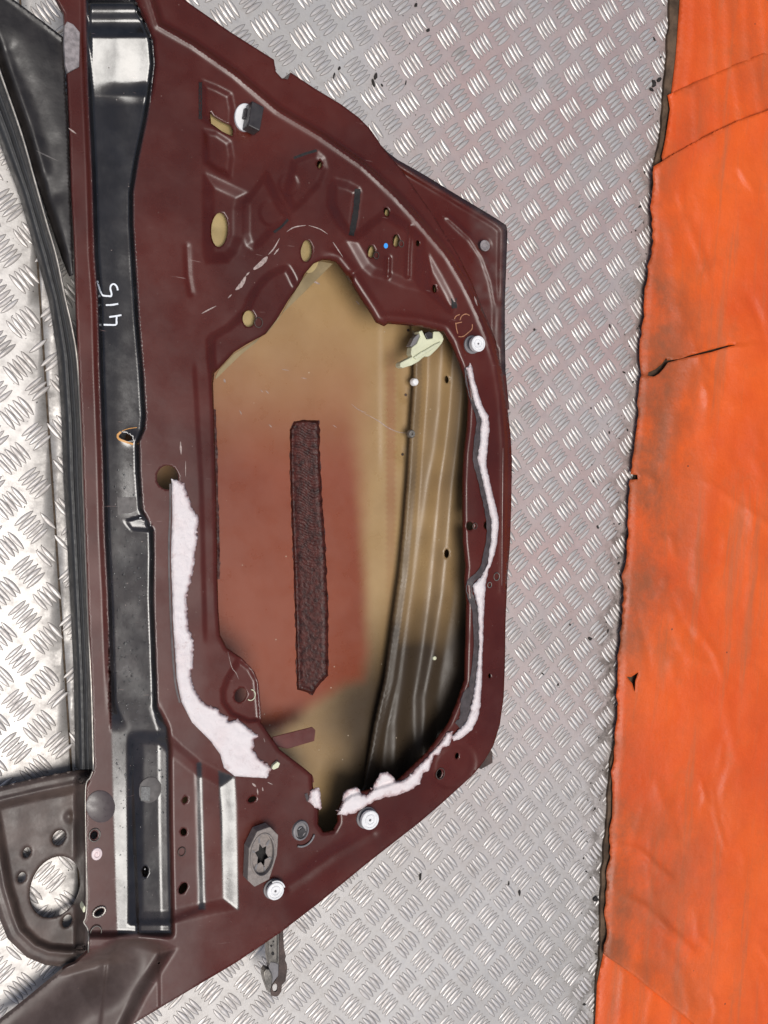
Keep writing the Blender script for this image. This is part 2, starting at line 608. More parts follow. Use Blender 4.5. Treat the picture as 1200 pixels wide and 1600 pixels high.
M_DARKCLIP = plain('dark_plastic', (0.030, 0.026, 0.028), 0.4, 0, 0.25, 60)
M_CREAM = plain('cream_plastic', (0.66, 0.67, 0.47), 0.45, 0, 0.12, 40, 0.0003)
M_PAD = plain('bitumen_pad', (0.060, 0.014, 0.010), 0.45, 0, 0.6, 110, 0.0010, 0.3, 420)
M_DARKEDGE = plain('dark_edge', (0.055, 0.043, 0.045), 0.55, 0, 0.4, 90, 0.0008)
M_MATTBLACK = plain('matt_black', (0.012, 0.010, 0.010), 0.7, 0, 0.4, 200, 0.001)  # flat black, also used for the painted pocket shade
M_PRIMER = plain('gold_primer', (0.44, 0.33, 0.15), 0.35, 0.15, 0.2, 25)
M_GROM = plain('grey_foam_block', (0.26, 0.225, 0.205), 0.75, 0, 0.2, 220, 0.0006)
M_STEEL = plain('worn_steel', (0.20, 0.185, 0.165), 0.42, 0.55, 0.45, 60, 0.0006)
M_BROWNSTEEL = plain('brown_steel', (0.075, 0.050, 0.042), 0.5, 0.3, 0.4, 60, 0.0006)
M_MARKER = plain('white_marker', (0.82, 0.86, 0.9), 0.5, 0, 0.05, 60)
M_BLUE = plain('blue_dot', (0.04, 0.33, 0.85), 0.45, 0, 0.05, 60)
M_CHALK = plain('ochre_crayon', (0.40, 0.19, 0.10), 0.8, 0, 0.2, 200)
M_GLUE = plain('dried_glue', (0.40, 0.31, 0.28), 0.7, 0, 0.35, 300, 0.0006)
M_ORANGE = plain('bare_ochre_edge', (0.62, 0.30, 0.07), 0.45, 0, 0.15, 90)
M_TAPE = plain('grey_tape', (0.115, 0.105, 0.10), 0.6, 0, 0.25, 120)
M_WOOD = plain('old_brown_board', (0.105, 0.068, 0.043), 0.85, 0, 0.5, 40, 0.003, 0.3, 90)
M_GRIT = plain('black_grit', (0.022, 0.018, 0.016), 0.85, 0, 0.4, 200)
M_SOIL = plain('brown_soil', (0.10, 0.072, 0.05), 0.95, 0, 0.5, 120, 0.002)


def make_water():
    m, nt, b = new_mat('water_drops')
    b.inputs['Base Color'].default_value = (0.9, 0.93, 0.95, 1)
    b.inputs['Roughness'].default_value = 0.03
    b.inputs['Transmission Weight'].default_value = 1.0
    b.inputs['IOR'].default_value = 1.33
    return m


M_WATER = make_water()

# ------------------------------------------------------------------ outlines measured on the photograph (pixels)
LEFT_EDGE = [(100, 20), (102, 57), (106, 130), (109, 200), (112, 300), (117, 397), (119, 470), (123, 560), (129, 683), (131, 750),
             (134, 833), (139, 967), (144, 1083), (147, 1200), (144, 1212), (135, 1228), (134, 1300), (136, 1400), (134, 1432), (131, 1441),
             (139, 1455), (139, 1487)]
PANEL = np.array([(78, -22), (200, -24), (262, -22), (300, 8), (360, 50), (428, 93), (431, 112), (440, 122), (450, 124), (454, 113), (490, 137), (533, 163),
                  (560, 183), (577, 200), (590, 218), (597, 230), (629, 267), (646, 292), (675, 333), (717, 400), (738, 442), (754, 483),
                  (767, 512), (775, 533), (785, 583), (792, 630), (798, 680), (800, 720), (799, 790), (797, 850), (793, 900), (790, 970),
                  (789, 1042), (787, 1090), (781, 1133), (771, 1165), (756, 1190), (740, 1210), (694, 1252), (657, 1284), (575, 1348),
                  (497, 1412), (437, 1458), (369, 1504), (300, 1545), (208, 1600), (170, 1625), (-30, 1625), (-25, 1614), (0, 1597), (50, 1557),
                  (104, 1512), (118, 1506), (136, 1490)] + LEFT_EDGE[::-1], float)
OPENING = np.array(
    [(504, 406), (516, 407), (525, 410), (537, 425), (558, 458), (577, 487), (587, 504), (600, 510), (606, 506), (654, 510), (692, 519),
     (704, 537), (717, 567), (727, 596), (731, 625), (729, 667), (724, 708), (722, 754), (722, 800), (723, 846), (727, 885), (725, 905), (728, 940),
     (727, 992), (725, 1062), (712, 1100), (700, 1129), (667, 1174), (621, 1218), (580, 1232), (548, 1240), (533, 1252), (526, 1268), (527, 1284), (520, 1297),
     (506, 1300), (497, 1288), (498, 1266), (489, 1229), (488, 1211), (475, 1200), (437, 1171), (408, 1129), (407, 1100), (404, 1067), (398, 1050),
     (379, 1029), (354, 1012), (344, 992), (341, 950), (340, 908), (338, 783), (336, 700), (333, 600), (335, 583), (345, 573), (366, 550), (385, 538), (415, 522),
     (432, 500), (450, 470), (467, 446), (476, 428), (490, 412)], float)
CREASE = [(225, -30), (247, 40), (300, 70), (367, 117), (433, 173), (500, 213), (567, 260), (617, 307), (650, 343), (680, 378), (700, 402),
          (725, 445), (745, 487), (760, 525), (773, 570), (781, 620), (786, 690), (786, 800), (784, 925)]

CH_L = np.array([(-40, 133), (60, 135), (133, 137), (267, 143), (400, 147), (467, 152), (583, 155), (717, 160), (833, 163), (933, 168), (1100, 173),
                 (1258, 177), (1383, 181), (1470, 184)], float)
CH_R = np.array([(-40, 205), (0, 213), (33, 228), (63, 240), (100, 243), (140, 238), (187, 230), (250, 217), (300, 209), (350, 209), (400, 212), (500, 218), (583, 225),
                 (650, 229), (672, 227), (690, 219), (733, 220), (795, 224), (810, 231), (827, 241), (867, 242), (933, 241), (1067, 246), (1104, 247), (1137, 261),
                 (1167, 264), (1279, 265), (1383, 267), (1470, 269)], float)


def channel(u, v):
    """0 outside the waist channel .. 1 on its floor"""
    xl = np.interp(v, CH_L[:, 0], CH_L[:, 1]); xr = np.interp(v, CH_R[:, 0], CH_R[:, 1])
    low = S((v - 1092) / 60)
    wl = 7 + 24 * low; wr = 8 + 7 * low
    f = S((u - xl) / wl) * S((xr - u) / wr)
    f = f * S((1462 - v) / 22.0) * S((v + 30) / 30)
    return f


def ch_mask(u, v):
    xl = np.interp(v, CH_L[:, 0], CH_L[:, 1]); xr = np.interp(v, CH_R[:, 0], CH_R[:, 1])
    return S((u - xl + 1.5) / 3.0) * S((xr - u + 1.5) / 3.0) * S((1462 - v) / 3.0)


def ramp_in(u, v, P, depth, w):
    x = np.clip(sd(u, v, P) / w, 0, 1)
    return depth * (0.8 * x + 0.2 * S(x))


def rec(u, v, P, depth, w):
    return depth * S(sd(u, v, P) / w)


FLANGE = CREASE + [(900, 925), (900, -60), (225, -60)]
LIP = cr([(382, 478), (388, 462), (400, 443), (420, 424), (446, 413), (456, 420), (466, 440)], False, 4).tolist() + \
      [(560, 420), (500, 560), (400, 640), (333, 640), (324, 560), (323, 530), (330, 520), (352, 508), (372, 490)]
PLUGREC = [(317, 268), (330, 273), (388, 300), (381, 330), (381, 372), (372, 395), (358, 411), (322, 412), (317, 395)]
BOSS1 = [(386, 304), (400, 285), (414, 266), (420, 270), (437, 308), (455, 338), (440, 357), (425, 367), (408, 386), (396, 392), (384, 384), (379, 365), (379, 315)]
BOSS2 = [(455, 249), (475, 241), (496, 234), (509, 245), (513, 263), (503, 290), (480, 315), (457, 336), (442, 305)]
CLIPREC = [(312, 122), (340, 133), (363, 145), (368, 172), (366, 214), (345, 206), (322, 192), (313, 186)]
PADREC = [(316, 200), (340, 205), (362, 220), (366, 245), (362, 280), (335, 268), (318, 255)]
POCKET = [(512, 290), (521, 277), (545, 283), (563, 292), (566, 300), (556, 372), (541, 369), (525, 350), (511, 322)]
PLATEAU = [(540, 375), (575, 345), (600, 325), (640, 348), (664, 372), (663, 410), (659, 456), (630, 449), (603, 438), (580, 432), (566, 420)]
TRI = [(669, 392), (690, 428), (706, 458), (714, 478), (708, 492), (698, 487), (680, 470), (661, 452), (665, 400)]
STEP_A = [(200, 1085), (262, 1142), (285, 1166), (311, 1187), (314, 1200), (320, 1423), (262, 1446), (200, 1446)]
STEP_B = [(200, 1085), (262, 1142), (285, 1166), (311, 1187), (345, 1205), (366, 1214), (370, 1260), (372, 1422), (340, 1428), (262, 1446), (200, 1446)]
HINGE = [(-60, 1500), (100, 1500), (139, 1490), (183, 1461), (215, 1455), (250, 1466), (280, 1480), (230, 1560), (190, 1640), (-60, 1640)]
RAISE_L = [(345, 1005), (372, 1025), (352, 1060), (344, 1080), (346, 1100), (330, 1095), (318, 1060), (322, 1020)]
LOWTAB = [(372, 1026), (392, 1042), (403, 1062), (407, 1100), (409, 1128), (388, 1130), (360, 1118), (346, 1098), (345, 1078), (353, 1058)]


def panel_mm(u, v):
    h = np.full(np.shape(u), 100.0)
    h += 0.7 * vnoise(u, v, 90, 3) + 0.25 * vnoise(u, v, 33, 4)
    # flange outside the long crease, with a rolled bead along it
    h -= rec(u, v, FLANGE, 7.0, 12)
    h += 2.2 * np.exp(-(dist_line(u, v, CREASE) / 4.5) ** 2)
    # sides fall away towards the hem
    h -= 9 * S((u - 742) / 60) * S((v - 480) / 120)
    dl = dist_line(u, v, [(500, 1408), (575, 1345), (657, 1280), (740, 1206), (785, 1130)])
    h -= 6 * S((60 - dl) / 60)
    # channel under the window line
    ch = channel(u, v)
    h -= 13 * ch
    h += 1.5 * np.exp(-((u - np.interp(v, CH_L[:, 0], CH_L[:, 1]) - 1) / 2.6) ** 2) * S((v - 60) / 30) * S((1100 - v) / 30)
    h += 1.6 * ch * S((822 - v) / 26) * S((u - 180) / 40)      # shallow ramp in the channel floor
    inch = ch_mask(u, v)
    tilt = 0.20 * np.clip(150 - v, 0, 92) + 0.10 * np.clip(u - 137, 0, 110) * S((165 - v) / 40)
    tilt = tilt - 5.0 * S((60 - v) / 20) + 6.0 * S((36 - v) / 22)
    h += inch * S((u - np.interp(v, CH_L[:, 0], CH_L[:, 1])) / 8) * tilt * S((v + 5) / 12)
    FAC = [(192, 813), (222, 805), (238, 821), (236, 831), (205, 829)]
    h += S(sd(u, v, FAC) / 4) * np.clip(0.21 * (u - 196) - 0.10 * (v - 830), 0, 9) * 0.9
    h += 2.4 * np.exp(-(((u - 203) / 9) ** 2 + ((v - 682) / 9) ** 2))
    # strip left of the channel a little lower
    xl = np.interp(v, CH_L[:, 0], CH_L[:, 1])
    h -= 4.5 * S((xl - 3 - u) / 5) * S((1195 - v) / 20)
    # lower end: a sloping cheek, a crest, the floor and a ramp up to the stepped recess
    xr = np.interp(v, CH_R[:, 0], CH_R[:, 1])
    crest = 1.0 + 5.2 * S((v - 1150) / 290)
    zlow = np.where(u < xl, 85.0, np.where(u < xl + 30, 85 + crest * (u - xl) / 30, np.where(u < xl + 34, 85 + crest - (crest - 1) * (u - xl - 30) / 4, np.where(u < xr - 16, 86.0, 86 + 4.8 * np.clip((u - xr + 16) / 16, 0, 1)))))
    wlow = np.where(u < xl, S((v - 950) / 190), S((v - 1092) / 55)) * S((xr + 5 - u) / 7.0) * S((1468 - v) / 14)
    h = h * (1 - wlow) + zlow * wlow
    # pressings
    h -= ramp_in(u, v, CLIPREC, 5, 10)
    h -= ramp_in(u, v, PADREC, 4, 9)
    h -= ramp_in(u, v, PLUGREC, 6.2, 17)
    h += ramp_in(u, v, BOSS1, 4.6, 12)
    h -= ramp_in(u, v, BOSS2, 4, 11)
    h -= ramp_in(u, v, POCKET, 7, 14)
    h += ramp_in(u, v, PLATEAU, 6.2, 15)
    h -= ramp_in(u, v, TRI, 5.0, 11)
    h -= ramp_in(u, v, LIP, 7.5, 12)
    h -= 4.5 * np.exp(-(dist_line(u, v, [(607, 403), (606, 432)]) / 3.0) ** 2)
    h -= 4.0 * np.exp(-(dist_line(u, v, [(641, 352), (638, 395), (637, 432)]) / 2.6) ** 2)
    h -= 1.2 * S(sd(u, v, ell(451, 288, 17, 19)) / 3) + 1.2 * S(sd(u, v, ell(424, 332, 20, 22)) / 3)
    h -= 1.5 * np.exp(-(dist_line(u, v, [(292, 385), (294, 430), (299, 458)]) / 4) ** 2)
    h -= 1.8 * S((u - np.interp(v, [470, 570, 760, 1000], [318, 301, 312, 318])) / 5) * S((v - 560) / 30) * S((1010 - v) / 30)
    # stepped recess beside the lower channel
    h -= ramp_in(u, v, STEP_A, 3.2, 10) * S((v - 1140) / 25)
    h -= ramp_in(u, v, STEP_B, 6.0, 23) * S((v - 1140) / 25)
    # press marks by the lower tab
    h -= rec(u, v, LOWTAB, 5, 7)
    # hinge corner bends down
    h -= rec(u, v, HINGE, 20, 26)
    h -= rec(u, v, [(182, 1466), (250, 1470), (252, 1640), (150, 1640), (165, 1500)], 4, 4)
    h -= 44 * S((95 - dist_line(u, v, [(136, 1500), (104, 1512), (50, 1557), (0, 1597), (-40, 1630)])) / 95) * S((v - 1478) / 30)
    h -= 3.2 * np.exp(-(dist_line(u, v, [(450, 1385), (520, 1335), (580, 1300)]) / 9) ** 2)
    # rolled rims
    do = dist_line(u, v, OPENING, True)
    h -= 4.0 * S((7 - do) / 7) * S((u - 480) / 60)
    h -= 1.5 * S((5 - do) / 5)
    h += 2.0 * np.exp(-((do - 12) / 5) ** 2) * S((u - 500) / 30) * S((560 - v) / 40)
    h -= 3.0 * S((6 - np.abs(sd(u, v, ell(708, 1195, 34, 30, 18, -0.8)))) / 3) * 0.35
    return h


def ZP(u, v):
    return panel_mm(np.asarray(u, float), np.asarray(v, float)) * 0.001


HOLES = [OPENING,
         ell(479, 392, 9, 17, 20, 0.08), ell(343, 359, 13, 27, 22, 0.05),
         [(328, 174), (333, 181), (347, 190), (360, 196), (364, 203), (363, 213), (348, 206), (330, 193)],
         ell(499, 257, 4, 6, 12), ell(604, 331, 4.5, 7, 12, -0.3), ell(580, 393, 6, 10, 14), ell(619, 376, 5.5, 10, 14),
         ell(653, 380, 3, 5, 10), ell(679, 451, 3, 6.5, 10, -0.2), ell(389, 498, 10, 13, 16), ell(262, 746, 17, 19, 22),
         ell(376, 1086, 9, 12, 16, 0.5), ell(289, 1250, 4, 6, 10, 0.4), ell(287, 1300, 5, 6, 12), ell(286, 1388, 6, 10, 12, 0.5),
         ell(394, 1249, 7, 4.5, 12, -0.5), ell(734, 822, 6, 7, 12), ell(760, 821, 4, 6, 10), ell(765, 1056, 2.2, 4, 10),
         ell(714, 1181, 3, 5, 10, 0.2), ell(686, 1209, 4.5, 7, 12, 0.2), ell(227, 1362, 5, 9, 14), ell(147, 1305, 5.5, 7, 12, 0.4),
         ell(155, 1425, 4, 8, 14, 1.0), ell(198, 683, 9, 5, 14, 0.3)]
BACKED = [1, 2, 3, 4, 5, 6, 7, 8, 9, 10]

# ------------------------------------------------------------------ chequer plate floor
SEAM_A = at(73, 620, 0.0); SEAM_B = at(112, 1204, 0.0)
sdir = (SEAM_B - SEAM_A)[:2]; sdir /= np.linalg.norm(sdir)
snor = np.array([-sdir[1], sdir[0]])
if snor[0] < 0:
    snor = -snor


def seam_side(x, y):
    return (x - SEAM_A[0]) * snor[0] + (y - SEAM_A[1]) * snor[1]


TARP_EDGE = np.array([(1062, -60), (1062, 0), (1056, 87), (1046, 140), (1043, 160), (1036, 230), (1022, 260), (1021, 284), (1017, 332), (1019, 376), (1011, 416), (1008, 472), (1002, 547),
                      (1001, 586), (997, 643), (991, 695), (984, 740), (983, 752), (981, 833), (975, 896), (971, 950), (967, 1000), (965, 1083), (963, 1137),
                      (962, 1167), (958, 1200), (956, 1267), (952, 1333), (947, 1400), (946, 1471), (944, 1487), (933, 1537), (930, 1600), (926, 1660)], float)


def plate(name, side):
    xs = np.arange(-1.6, 1.75, 0.02); ys = np.arange(-2.35, 0.85, 0.02)
    X, Y = np.meshgrid(xs, ys)
    s = seam_side(X, Y)
    # straight edge along the seam: shift the rows of vertices onto it
    if side > 0:
        X = np.where(s < 0.0015, X + (0.0015 - s) / snor[0], X)
    else:
        X = np.where(s > -0.0015, X + (-0.0015 - s) / snor[0], X)
    nx, ny = len(xs), len(ys)
    V = np.stack([X.ravel(), Y.ravel(), np.zeros(X.size)], -1)
    F = []
    for j in range(ny - 1):
        for i in range(nx - 1):
            a = j * nx + i
            if np.ptp(V[[a, a + 1, a + nx, a + nx + 1], 0]) > 0.0005 and abs(V[a, 0] - V[a + 1, 0]) + abs(V[a + nx, 0] - V[a + nx + 1, 0]) > 1e-4:
                F.append((a, a + 1, a + nx + 1, a + nx))
    me = mesh_from(name, V, F, True)
    q = px(V)
    de = dist_line(q[:, 0], q[:, 1], TARP_EDGE)
    ds = np.abs(seam_side(V[:, 0], V[:, 1]))
    dirt = 0.75 * S((48 - de) / 42) + 0.3 * S((150 - de) / 130) * S((q[:, 1] - 600) / 400) + 0.55 * S((0.03 - ds) / 0.03) + 0.10
    pink = S((q[:, 0] - 520) / 200) * S((1500 - q[:, 1]) / 700) * 1.0
    set_attr(me, 'dirt', np.clip(dirt, 0, 1)); set_attr(me, 'pink', pink)
    o = link(name, me, None, M_PLATE)
    m = o.modifiers.new('thickness', 'SOLIDIFY'); m.thickness = 0.003; m.offset = -1
    o['kind'] = 'structure'
    return o


plate_main = plate('chequer_plate_floor', 1)
plate_left = plate('chequer_plate_floor', -1)
# dirt-filled joint below both plates
me = mesh_from('ground', [(-60, -60, -0.0036), (60, -60, -0.0036), (60, 60, -0.0036), (-60, 60, -0.0036)], [(0, 1, 2, 3)])
gr = link('ground', me, None, M_SOIL); gr['kind'] = 'structure'


def tread_mesh(L, W, H, bend=0.0):
    """one raised lens-shaped bar with a line of grime round its foot"""
    ts = np.linspace(-1, 1, 9)
    cs = [(-1, -0.00055, 0.00022), (-1, 0, 0.00045), (-0.62, 0, 0.72), (0, 0, 1.0), (0.62, 0, 0.72), (1, 0, 0.00045), (1, 0.00055, 0.00022)]
    V = []; F = []; mi = []
    for t in ts:
        w = (1 - t * t) ** 0.75
        for k, (c, add, z) in enumerate(cs):
            zz = z if z < 0.01 else max(0.00046, H * z * (1 - t * t) ** 0.45)
            xx = t * (L / 2) + (0.0008 * t if k in (0, 6) else 0)
            V.append((xx, c * w * W / 2 + add * (0.5 + 0.5 * w) + bend * (1 - t * t), zz))
    m = len(cs)
    for i in range(len(ts) - 1):
        for k in range(m - 1):
            F.append((i * m + k, (i + 1) * m + k, (i + 1) * m + k + 1, i * m + k + 1)); mi.append(1 if k in (0, m - 2) else 0)
    return V, F, mi


TL, TW, TH, TP = 0.0300, 0.0058, 0.0015, 0.0078
variants = []
for k in range(4):
    V, F, mi = tread_mesh(TL * (0.97 + 0.02 * k), TW * (0.92 + 0.05 * k), TH * (0.9 + 0.07 * k), 0.0004 * (k - 1.5))
    me = mesh_from('tread_bar', V, F)
    me.materials.append(M_TREAD); me.materials.append(M_GRIME)
    me.polygons.foreach_set('material_index', mi)
    variants.append((me, np.array(V), F, mi))

door_world = at(PANEL[:, 0], PANEL[:, 1], 0.09)[:, :2]
bars = []
for i in range(-22, 24):
    for j in range(-14, 42):
        for typ in (0, 1):
            for left in (0, 1):
                ci = i + 0.5 * typ + (-0.03 if left else 0.0)
                cj = j + 0.5 * typ + (-0.15 if left else 0.0)
                cx, cy = ci * 0.06, -cj * 0.06
                s = seam_side(cx, cy)
                if left and s > 0.0 or (not left and s <= 0.0):
                    continue
                ang = -math.pi / 4 if typ == 0 else math.pi / 4
                for k in range(-2, 3):
                    bx_ = cx - math.sin(ang) * k * TP; by_ = cy + math.cos(ang) * k * TP
                    sb = seam_side(bx_, by_)
                    if abs(sb) < TL * 0.2:
                        continue
                    q = px((bx_, by_, 0.0))
                    if not (-190 < q[0] < 1110 and -190 < q[1] < 1790):
                        continue
                    bars.append((bx_, by_, ang, q[0], q[1]))
bars = np.array(bars)
te = np.interp(bars[:, 4], TARP_EDGE[:, 1], TARP_EDGE[:, 0])
bars = bars[bars[:, 3] < te + 45]
# what the door hides deep beneath it is left out
hid = inside(bars[:, 0], bars[:, 1], door_world) & (dist_line(bars[:, 0], bars[:, 1], door_world, True) > 0.16)
bars = bars[~hid]
MIRROR_OUT = np.array([(-40, 1242), (0, 1229), (60, 1215), (120, 1203), (143, 1202), (143, 1211), (136, 1226), (136, 1300), (138, 1400), (136, 1440), (141, 1456), (141, 1489),
                       (118, 1509), (102, 1511), (71, 1508), (42, 1496), (12, 1467), (0, 1437), (-14, 1390), (-26, 1320)], float)
FRAMEZONE = np.array([(-60, -60), (120, -60), (120, 440), (150, 1204), (122, 1204), (103, 750), (62, 400), (0, 213), (-60, 80)], float)
inframe = (bars[:, 3] > 2) & (bars[:, 3] < 1198) & (bars[:, 4] > 2) & (bars[:, 4] < 1598)
vis = inframe & ~inside(bars[:, 3], bars[:, 4], PANEL) & ~inside(bars[:, 3], bars[:, 4], FRAMEZONE) & (bars[:, 3] < te[: len(bars)].min() + 400)
vis &= bars[:, 3] < np.interp(bars[:, 4], TARP_EDGE[:, 1], TARP_EDGE[:, 0]) - 6
inm = inside(bars[:, 3], bars[:, 4], MIRROR_OUT)
vis &= ~inm
dcam = np.linalg.norm(np.c_[bars[:, :2], np.zeros(len(bars))] - CPOS, axis=1)
order = np.argsort(np.where(vis, dcam, 1e9))
single = set(order[:300].tolist())
JV = []; JF = []; JM = []
for n in range(len(bars)):
    x, y, a = bars[n, :3]
    a = a + random.gauss(0, 0.02)
    me, V, F, mi = variants[random.randrange(4)]
    x += random.gauss(0, 0.0003); y += random.gauss(0, 0.0003)
    if n in single:
        par = plate_left if seam_side(x, y) < 0 else plate_main
        o = bpy.data.objects.new('tread_bar', me)
        o.parent = par
        o.location = (x, y, 0); o.rotation_euler = (0, 0, a)
        COL.objects.link(o)
    else:
        c, s = math.cos(a), math.sin(a)
        k = 0.62 + 0.5 * random.random()
        W = np.stack([x + c * V[:, 0] - s * V[:, 1], y + s * V[:, 0] + c * V[:, 1], V[:, 2] * k], -1)
        b = len(JV)
        JV.extend(W.tolist()); JF.extend([tuple(b + q for q in f) for f in F]); JM.extend(mi)
me = mesh_from('tread_pattern', JV, JF)
me.materials.append(M_TREAD); me.materials.append(M_GRIME)
me.polygons.foreach_set('material_index', JM)
o = link('tread_pattern', me, plate_main)
o['kind'] = 'stuff'

# ------------------------------------------------------------------ orange tarp over an old board
board = thing('wooden_board', 'weathered brown board edge showing beneath the orange tarp', 'board')
bp = np.array([(1050, -60), (1046, 20), (1042, 90), (1037, 150), (1031, 215), (1022, 262), (1023, 330), (1024, 400), (1015, 470), (1010, 600), (1001, 690), (991, 760), (988, 850), (979, 930), (974, 1010),
               (969, 1100), (962, 1160), (953, 1200), (948, 1280), (943, 1345), (937, 1400), (938, 1480), (932, 1550), (929, 1660), (1010, 1660), (1120, 700), (1160, -60)], float)
bp = resample(bp, 9)
bp[:, 0] += 2.2 * vnoise(bp[:, 1] * 1.0, bp[:, 0] * 0 + 3, 14, 8) * (bp[:, 0] < 1065)
prism('plank', bp, 0.006, 0.0006, board, M_WOOD, 0.003)

tarp = thing('orange_tarp', 'creased orange plastic tarp with tears, spread beside the chequer plate', 'tarp')


def tarp_wave(u, v):
    h = 5.0 * vnoise(u, v, 210, 11) + 2.6 * vnoise(u, v * 0.4, 62, 12) + 1.0 * vnoise(u, v * 0.5, 24, 13) + 0.5 * np.abs(vnoise(u, v * 0.6, 13, 14))
    # long drags running down the sheet
    for (P, a, w) in [([(1090, 560), (1060, 640), (1040, 720)], 5, 16), ([(1150, 640), (1110, 760), (1090, 900)], 3, 16),
                      ([(1120, 880), (1060, 960)], 2.5, 14), ([(1180, 1050), (1150, 1250), (1150, 1500)], 3, 22),
                      ([(958, 1318), (1000, 1330), (1045, 1372)], 3.6, 6), ([(952, 1388), (1010, 1420), (1080, 1485)], 3.6, 7),
                      ([(1030, 300), (1060, 420), (1062, 520)], 2.5, 14), ([(1120, 230), (1100, 330)], 3, 18), ([(1160, 540), (1190, 700), (1180, 900)], 3, 20)]:
        h = h + a * np.exp(-(dist_line(u, v, P) / w) ** 2)
    # fine pleats radiating from the folded edge and sagging wrinkles
    g_ = np.random.default_rng(5)
    for _ in range(60):
        u0 = g_.uniform(985, 1200); v0 = g_.uniform(240, 1580); a0 = g_.normal(1.45, 0.35); L_ = g_.uniform(30, 130); bend_ = g_.normal(0, 0.3)
        P_ = [(u0, v0), (u0 + L_ * 0.5 * math.cos(a0), v0 + L_ * 0.5 * math.sin(a0)), (u0 + L_ * 0.5 * math.cos(a0) + L_ * 0.5 * math.cos(a0 + bend_), v0 + L_ * 0.5 * math.sin(a0) + L_ * 0.5 * math.sin(a0 + bend_))]
        mid = np.hypot(u - P_[1][0], v - P_[1][1])
        h = h + g_.choice([2.2, -1.8, 3.0]) * np.exp(-(dist_line(u, v, P_) / g_.uniform(3.5, 10)) ** 2) * S(1.25 - mid / (L_ * 0.6))
    return h


def tarp_z(u, v):
    te_ = np.interp(v, TARP_EDGE[:, 1], TARP_EDGE[:, 0])
    e = u - te_
    h = 16.0 + tarp_wave(u, v) * S(e / 60 + 0.15)
    h = h - 5.0 * S((12 - e) / 14)                        # rolls over the board edge
    h = h + 3.0 * S((e - 20) / 150)
    t = dist_line(u, v, [(1003, 586), (1022, 588), (1040, 564), (1090, 553), (1138, 540), (1172, 537)])
    below = v > np.interp(u, [1000, 1022, 1040, 1090, 1138, 1172], [586, 588, 564, 553, 540, 537])
    h = h + np.where(below, 2.6, -0.8) * S((26 - t) / 26)
    h = h + 6.0 * S((50 - dist_line(u, v, [(1022, 258), (1046, 245), (1100, 214), (1155, 188), (1200, 172), (1700, -20)])) / 50)
    h = h + 4.0 * S((40 - dist_line(u, v, [(944, 1490), (985, 1520), (1030, 1556), (1086, 1602), (1130, 1660)])) / 40)
    return np.maximum(h, 7.6 + 0.3 * h / 10) * 0.001


def tarp_dirt_shade(u, v):
    te_ = np.interp(v, TARP_EDGE[:, 1], TARP_EDGE[:, 0])
    e = u - te_
    d = 0.75 * S((150 - e) / 120) * S((v - 380) / 120) * S((1080 - v) / 150)  # brown dirt, plus shade of the dim left side put into the colour
    d += 0.45 * S((60 - e) / 50)
    d += 0.45 * np.exp(-(((u - 1110) / 18) ** 2 + ((v - 417) / 14) ** 2))
    d += 0.5 * S((v - 1150) / 200) * S((260 - e) / 200)
    d += 0.15
    return np.clip(d, 0, 1)


i0 = 6
main_poly = np.vstack([TARP_EDGE[i0:-3], [(944, 1492), (985, 1520), (1030, 1556), (1086, 1602), (1130, 1660), (1700, 1660), (1700, -20), (1200, 172), (1155, 188), (1100, 214), (1046, 245)]])
main_poly = resample(main_poly, 6)
e_ = dist_line(main_poly[:, 0], main_poly[:, 1], TARP_EDGE) < 4
main_poly[:, 0] += np.where(e_, 2.4 * vnoise(main_poly[:, 1], main_poly[:, 0] * 0, 31, 21) + 1.6 * vnoise(main_poly[:, 1], main_poly[:, 0] * 0, 9, 22), 0)
tear1 = [(1013, 582), (1024, 577), (1034, 569), (1041, 559), (1043, 563), (1060, 560.5), (1090, 552), (1120, 544), (1138, 539.5), (1150, 539), (1138, 542), (1112, 550), (1088, 555), (1060, 562),
         (1044, 566.5), (1038, 575), (1030, 584), (1022, 588.5), (1012, 587)]
tear2 = [(979, 1057), (986, 1058), (998, 1050), (993, 1064), (992, 1082), (988, 1068)]
tear3 = [(962.5, 1150), (970, 1166), (976, 1176), (967, 1168)]
tear4 = [(985, 741), (996, 742), (997, 749), (985, 749.5)]
sheet('tarp_sheet', main_poly, tarp_z, 4.5, tarp, M_TARP, [tear1, tear2, tear4], 0.0014, {'dirt': tarp_dirt_shade})


def crease_sheet(name, poly, base, edges, wr, seed):
    def z(u, v):
        te_ = np.interp(v, TARP_EDGE[:, 1], TARP_EDGE[:, 0])
        h = base + 3.0 * vnoise(u, v * 0.4, 70, seed)
        for P, a, w in wr:
            h = h + a * np.exp(-(dist_line(u, v, P) / w) ** 2)
        h = h - 5 * S((10 - (u - te_)) / 12)
        return np.maximum(h, 7.4) * 0.001
    return sheet(name, poly, z, 6, tarp, M_TARP, (), 0.0014, {'dirt': lambda u, v: np.clip(0.25 + 0.3 * vnoise(u, v * 0.3, 40, seed + 1), 0, 1)})


